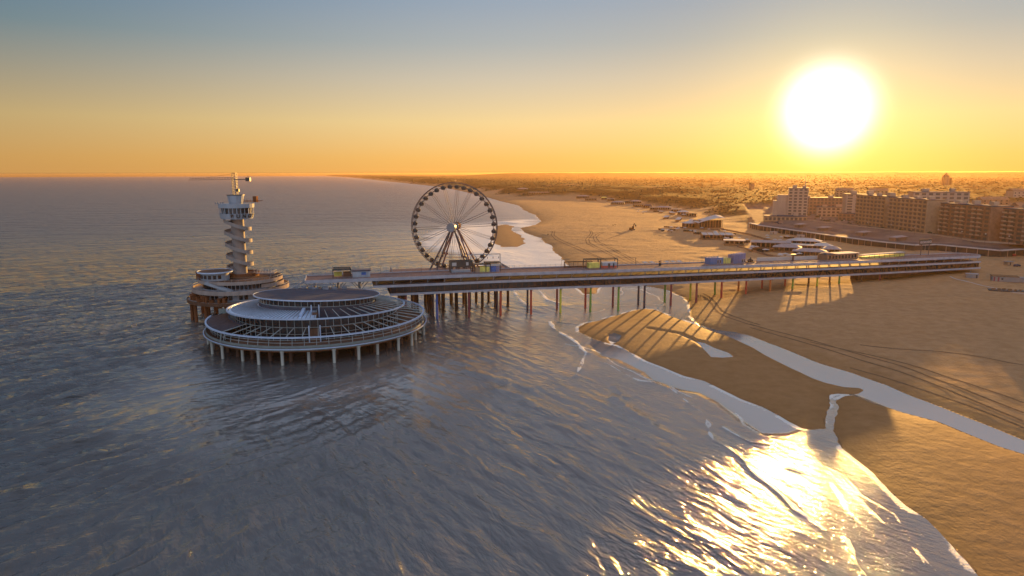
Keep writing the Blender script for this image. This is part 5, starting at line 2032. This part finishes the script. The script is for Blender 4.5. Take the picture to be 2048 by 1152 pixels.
for i in range(8):
    b.box((-7 + i * 2.1, rnd.uniform(-1.6, .8), .36 + .3), (rnd.uniform(.8, 1.8), rnd.uniform(.5, 1.0), .6), rnd.uniform(0, 1))
b.build('stored_gear', M['wood'], t)
x, y, g_ = atg(2016, 530)
t = thing('lifeguard_hut', 'small white-roofed hut on the mauve yard behind the white beach building', 'hut', (x, y, g_), .2)
MB().span(-1.8, 1.8, -1.5, 1.5, 0, 2.0).build('wall', M['brick_pale'], t)
MB().span(-2.4, 2.4, -2, 2, 2.01, 2.25).build('roof', M['white'], t)
MB().span(-.4, .4, -1.56, -1.51, .1, 1.7).build('door', M['dark'], t)
MB().tube((-2.6, 0, 0), (-2.6, 0, 5.5), .07, n=6).build('flagpole', M['white'], t)
for i, (px, py, lab) in enumerate(((1547, 469, 'pale site container in the mauve yard nearest the dunes'), (1601, 476, 'small pale site container left of the large pale one'), (1636, 478, 'larger pale site container by the arcade pillars'),
                                   (1644, 492, 'small white van-sized container behind the tent cluster'), (1656, 497, 'flat white container right behind the tent cluster'), (1855, 537, 'small white container by the pier end on the sand'))):
    x, y, g_ = atg(px, py)
    t = thing('site_container', lab, 'container', (x, y, g_), R(-25 + i * 9), 'containers in the sandy yard')
    MB().span(-3, 3, -1.25, 1.25, .1, 2.5).build('body', M['plaster' if i < 3 else 'white'], t)
    MB().span(-3.05, 3.05, -1.3, 1.3, 2.51, 2.6).build('roof', M['canvas'], t)
    MB().span(-.5, .5, -1.3, -1.26, .3, 2.2).build('door', M['brick'], t)
strip_on_ground('path', ((1900, 553), (1930, 562), (1970, 573), (2010, 581), (2060, 590)), .9, M['canvas'], .08)
# excavator on the sand
x, y, g_ = atg(1264, 460)
t = thing('excavator', 'small dark excavator with raised arm parked alone on the wide beach', 'excavator', (x, y, g_), .5)
MB().span(-2.4, 2.4, -1.6, -.9, 0, .9).span(-2.4, 2.4, .9, 1.6, 0, .9).build('track', M['dark'], t)
MB().span(-2.4, 1.2, -1.3, 1.3, 1.0, 2.3).build('body', M['rust'], t)
MB().span(-.2, 1.4, -1.2, .1, 2.31, 3.6).build('cab', M['dark_glass'], t)
MB().bar((1.0, .6, 1.8), (3.0, .6, 6.2), .5, .6).bar((3.0, .6, 6.2), (4.6, .6, 4.2), .4, .45).build('arm', M['dark'], t)
MB().box((4.7, .6, 3.8), (1.1, 1.2, .9)).build('bucket', M['dark'], t)
# parked cars by the promenade, tiny
car0 = None
for i, (px, py) in enumerate(((2034, 533), (2026, 512), (1560, 447), (1552, 446))):
    x, y, g_ = atg(px, py)
    labs = ['dark parked car at the right edge behind the white beach building', 'red parked car under the arcade at the right edge', 'dark car parked below the white hotel tower, right one', 'dark car parked below the white hotel tower, left one']
    t = thing('parked_car', labs[i], 'car', (x, y, g_), .4 + i, 'parked cars near the promenade')
    bm_ = MB().add([(-2.1, -.85, .3), (2.1, -.85, .3), (2.1, .85, .3), (-2.1, .85, .3), (-2.1, -.85, .9), (2.1, -.85, .85), (2.1, .85, .85), (-2.1, .85, .9), (-1.5, -.7, 1.42), (.7, -.7, 1.42), (.7, .7, 1.42), (-1.5, .7, 1.42), (1.2, -.8, .93), (1.2, .8, .93)],
                   [(3, 2, 1, 0), (0, 1, 5, 12, 9, 8, 4), (1, 2, 6, 5), (2, 3, 7, 11, 10, 13, 6), (3, 0, 4, 7), (4, 8, 11, 7), (8, 9, 10, 11), (9, 12, 13, 10), (12, 5, 6, 13)])
    bm_.build('body', M['red' if i == 1 else 'navy'], t)
    for sx in (-1.3, 1.3):
        for sy in (-.8, .8):
            MB().tube((sx, sy - .1, .33), (sx, sy + .1, .33), .33, n=12).build('wheel', M['dark'], t)

# people on the beach: one continuous skinned body each
PJ = [(0, 0, .95), (0, 0, 1.2), (0, 0, 1.45), (0, 0, 1.56), (0, 0, 1.72), (-.2, 0, 1.42), (-.27, .02, 1.15), (-.26, .1, .88), (.2, 0, 1.42), (.27, -.02, 1.15), (.27, .08, .9),
      (-.1, 0, .88), (-.12, .12, .5), (-.12, .2, .06), (-.12, .34, .03), (.1, 0, .88), (.12, -.1, .5), (.12, -.24, .06), (.12, -.1, .03)]
PE = [(0, 1), (1, 2), (2, 3), (3, 4), (2, 5), (5, 6), (6, 7), (2, 8), (8, 9), (9, 10), (0, 11), (11, 12), (12, 13), (13, 14), (0, 15), (15, 16), (16, 17), (17, 18)]
PR = [.16, .15, .16, .06, .11, .075, .055, .04, .075, .055, .04, .1, .07, .05, .04, .1, .07, .05, .04]
bb = thing('body_tmp', 'x', 'x')
me = bpy.data.meshes.new('person')
me.from_pydata(PJ, PE, [])
po = bpy.data.objects.new('person', me)
COL.objects.link(po)
md = po.modifiers.new('skin', 'SKIN')
for sv, r_ in zip(me.skin_vertices[0].data if me.skin_vertices else [], PR):
    sv.radius = (r_, r_)
if not me.skin_vertices:
    bmx = bmesh.new()
    bmx.from_mesh(me)
    ly = bmx.verts.layers.skin.verify()
    bmx.verts.ensure_lookup_table()
    for v_, r_ in zip(bmx.verts, PR):
        v_[ly].radius = (r_, r_ * .8)
    bmx.verts[0][ly].use_root = True
    bmx.to_mesh(me)
    bmx.free()
po.modifiers.new('sub', 'SUBSURF').levels = 1
dg = bpy.context.evaluated_depsgraph_get()
pm = bpy.data.meshes.new_from_object(po.evaluated_get(dg))
bpy.data.objects.remove(po)
bpy.data.objects.remove(bb)
pm.materials.clear()
pm.materials.append(M['cloth_dark'])
for i, (px, py, lab) in enumerate(((1396, 597, 'person in dark clothes standing on wet sand by a red pier leg, left of two'), (1400, 596, 'person in dark clothes beside the red pier leg, right of two'),
                                   (1096, 471, 'lone person in dark clothes walking at the water edge beyond the pier'), (1226, 452, 'person in dark clothes walking on the wide beach, left of a pair'), (1230, 451, 'person in dark clothes walking on the wide beach, right of a pair'))):
    x, y, g_ = atg(px, py)
    o = bpy.data.objects.new('person', pm)
    COL.objects.link(o)
    o.location = (x, y, g_)
    o.rotation_euler = (0, 0, i * 1.3)
    tag(o, lab, 'person', 'people on the beach')

# ------------------------------------------------------------------ dune scrub and far woods: too many to count
sc_mat = NT('scrub_leaves')
sc_mat._in(sc_mat.b.inputs['Base Color'], sc_mat.ramp(sc_mat.noise(sc_mat.coord(), .03, 4, .7), [(.35, (.022, .021, .008)), (.55, (.035, .031, .012)), (.7, (.055, .044, .019))]))
sc_mat.b.inputs['Roughness'].default_value = .9
rng = np.random.RandomState(12)
n = 26000
rr_ = np.exp(rng.uniform(math.log(560), math.log(7000), n))
aa_ = np.radians(rng.uniform(-14, 42, n))
xs_, ys_ = rr_ * np.sin(aa_), rr_ * np.cos(aa_)
hz_, vg_, _, _, _ = land(xs_, ys_, full=True)
tw = sdist(TOWN, xs_, ys_)
pn = fbm(xs_ / 210, ys_ / 210, 81, 3)
keep = (vg_ > .35) & (tw < -5) & (pn > .30)
extra = (tw > 60) & (rng.rand(n) < .3)
keep |= extra
xs_, ys_, hz_, rr_ = xs_[keep], ys_[keep], hz_[keep], rr_[keep]
ico = bmesh.new()
bmesh.ops.create_icosphere(ico, subdivisions=1, radius=1)
iv = np.array([v_.co[:] for v_ in ico.verts])
if_ = np.array([[v_.index for v_ in f.verts] for f in ico.faces])
ico.free()
k = len(xs_)
size = (.8 + 1.3 * rng.rand(k) ** 2) * np.clip(rr_ / 1500, .8, 2.2)
jit_ = 1 + .45 * (rng.rand(k, len(iv)) - .5)
V = iv[None] * jit_[..., None] * size[:, None, None] * np.array([1.5, 1.5, .8])
V = V + np.stack([xs_, ys_, hz_ + size * .2], -1)[:, None]
F = if_[None] + (np.arange(k) * len(iv))[:, None, None]
me = bpy.data.meshes.new('scrub')
me.vertices.add(k * len(iv))
me.vertices.foreach_set('co', V.ravel().astype(np.float32))
nf = k * len(if_)
me.loops.add(nf * 3)
me.loops.foreach_set('vertex_index', F.ravel().astype(np.int32))
me.polygons.add(nf)
me.polygons.foreach_set('loop_start', np.arange(0, nf * 3, 3, dtype=np.int32))
me.update(calc_edges=True)
me.materials.append(sc_mat.m)
o = bpy.data.objects.new('scrub', me)
COL.objects.link(o)
tag(o, 'dark dune scrub and far woods covering the land behind the beach', 'vegetation', kind='stuff')

# ------------------------------------------------------------------ the golden haze lying over land and sea
hz = bpy.data.materials.new('haze_air')
hz.use_nodes = True
nt = hz.node_tree
nt.nodes.clear()
out = nt.nodes.new('ShaderNodeOutputMaterial')
pv = nt.nodes.new('ShaderNodeVolumePrincipled')
pv.inputs['Color'].default_value = (1.0, .62, .28, 1)
pv.inputs['Density'].default_value = 2.3e-5
pv.inputs['Anisotropy'].default_value = .6
nt.links.new(pv.outputs[0], out.inputs['Volume'])
hb = MB().span(-18000, 18000, -300, 17000, -6.0, 61.0).build('haze', hz)
tag(hb, kind='stuff')
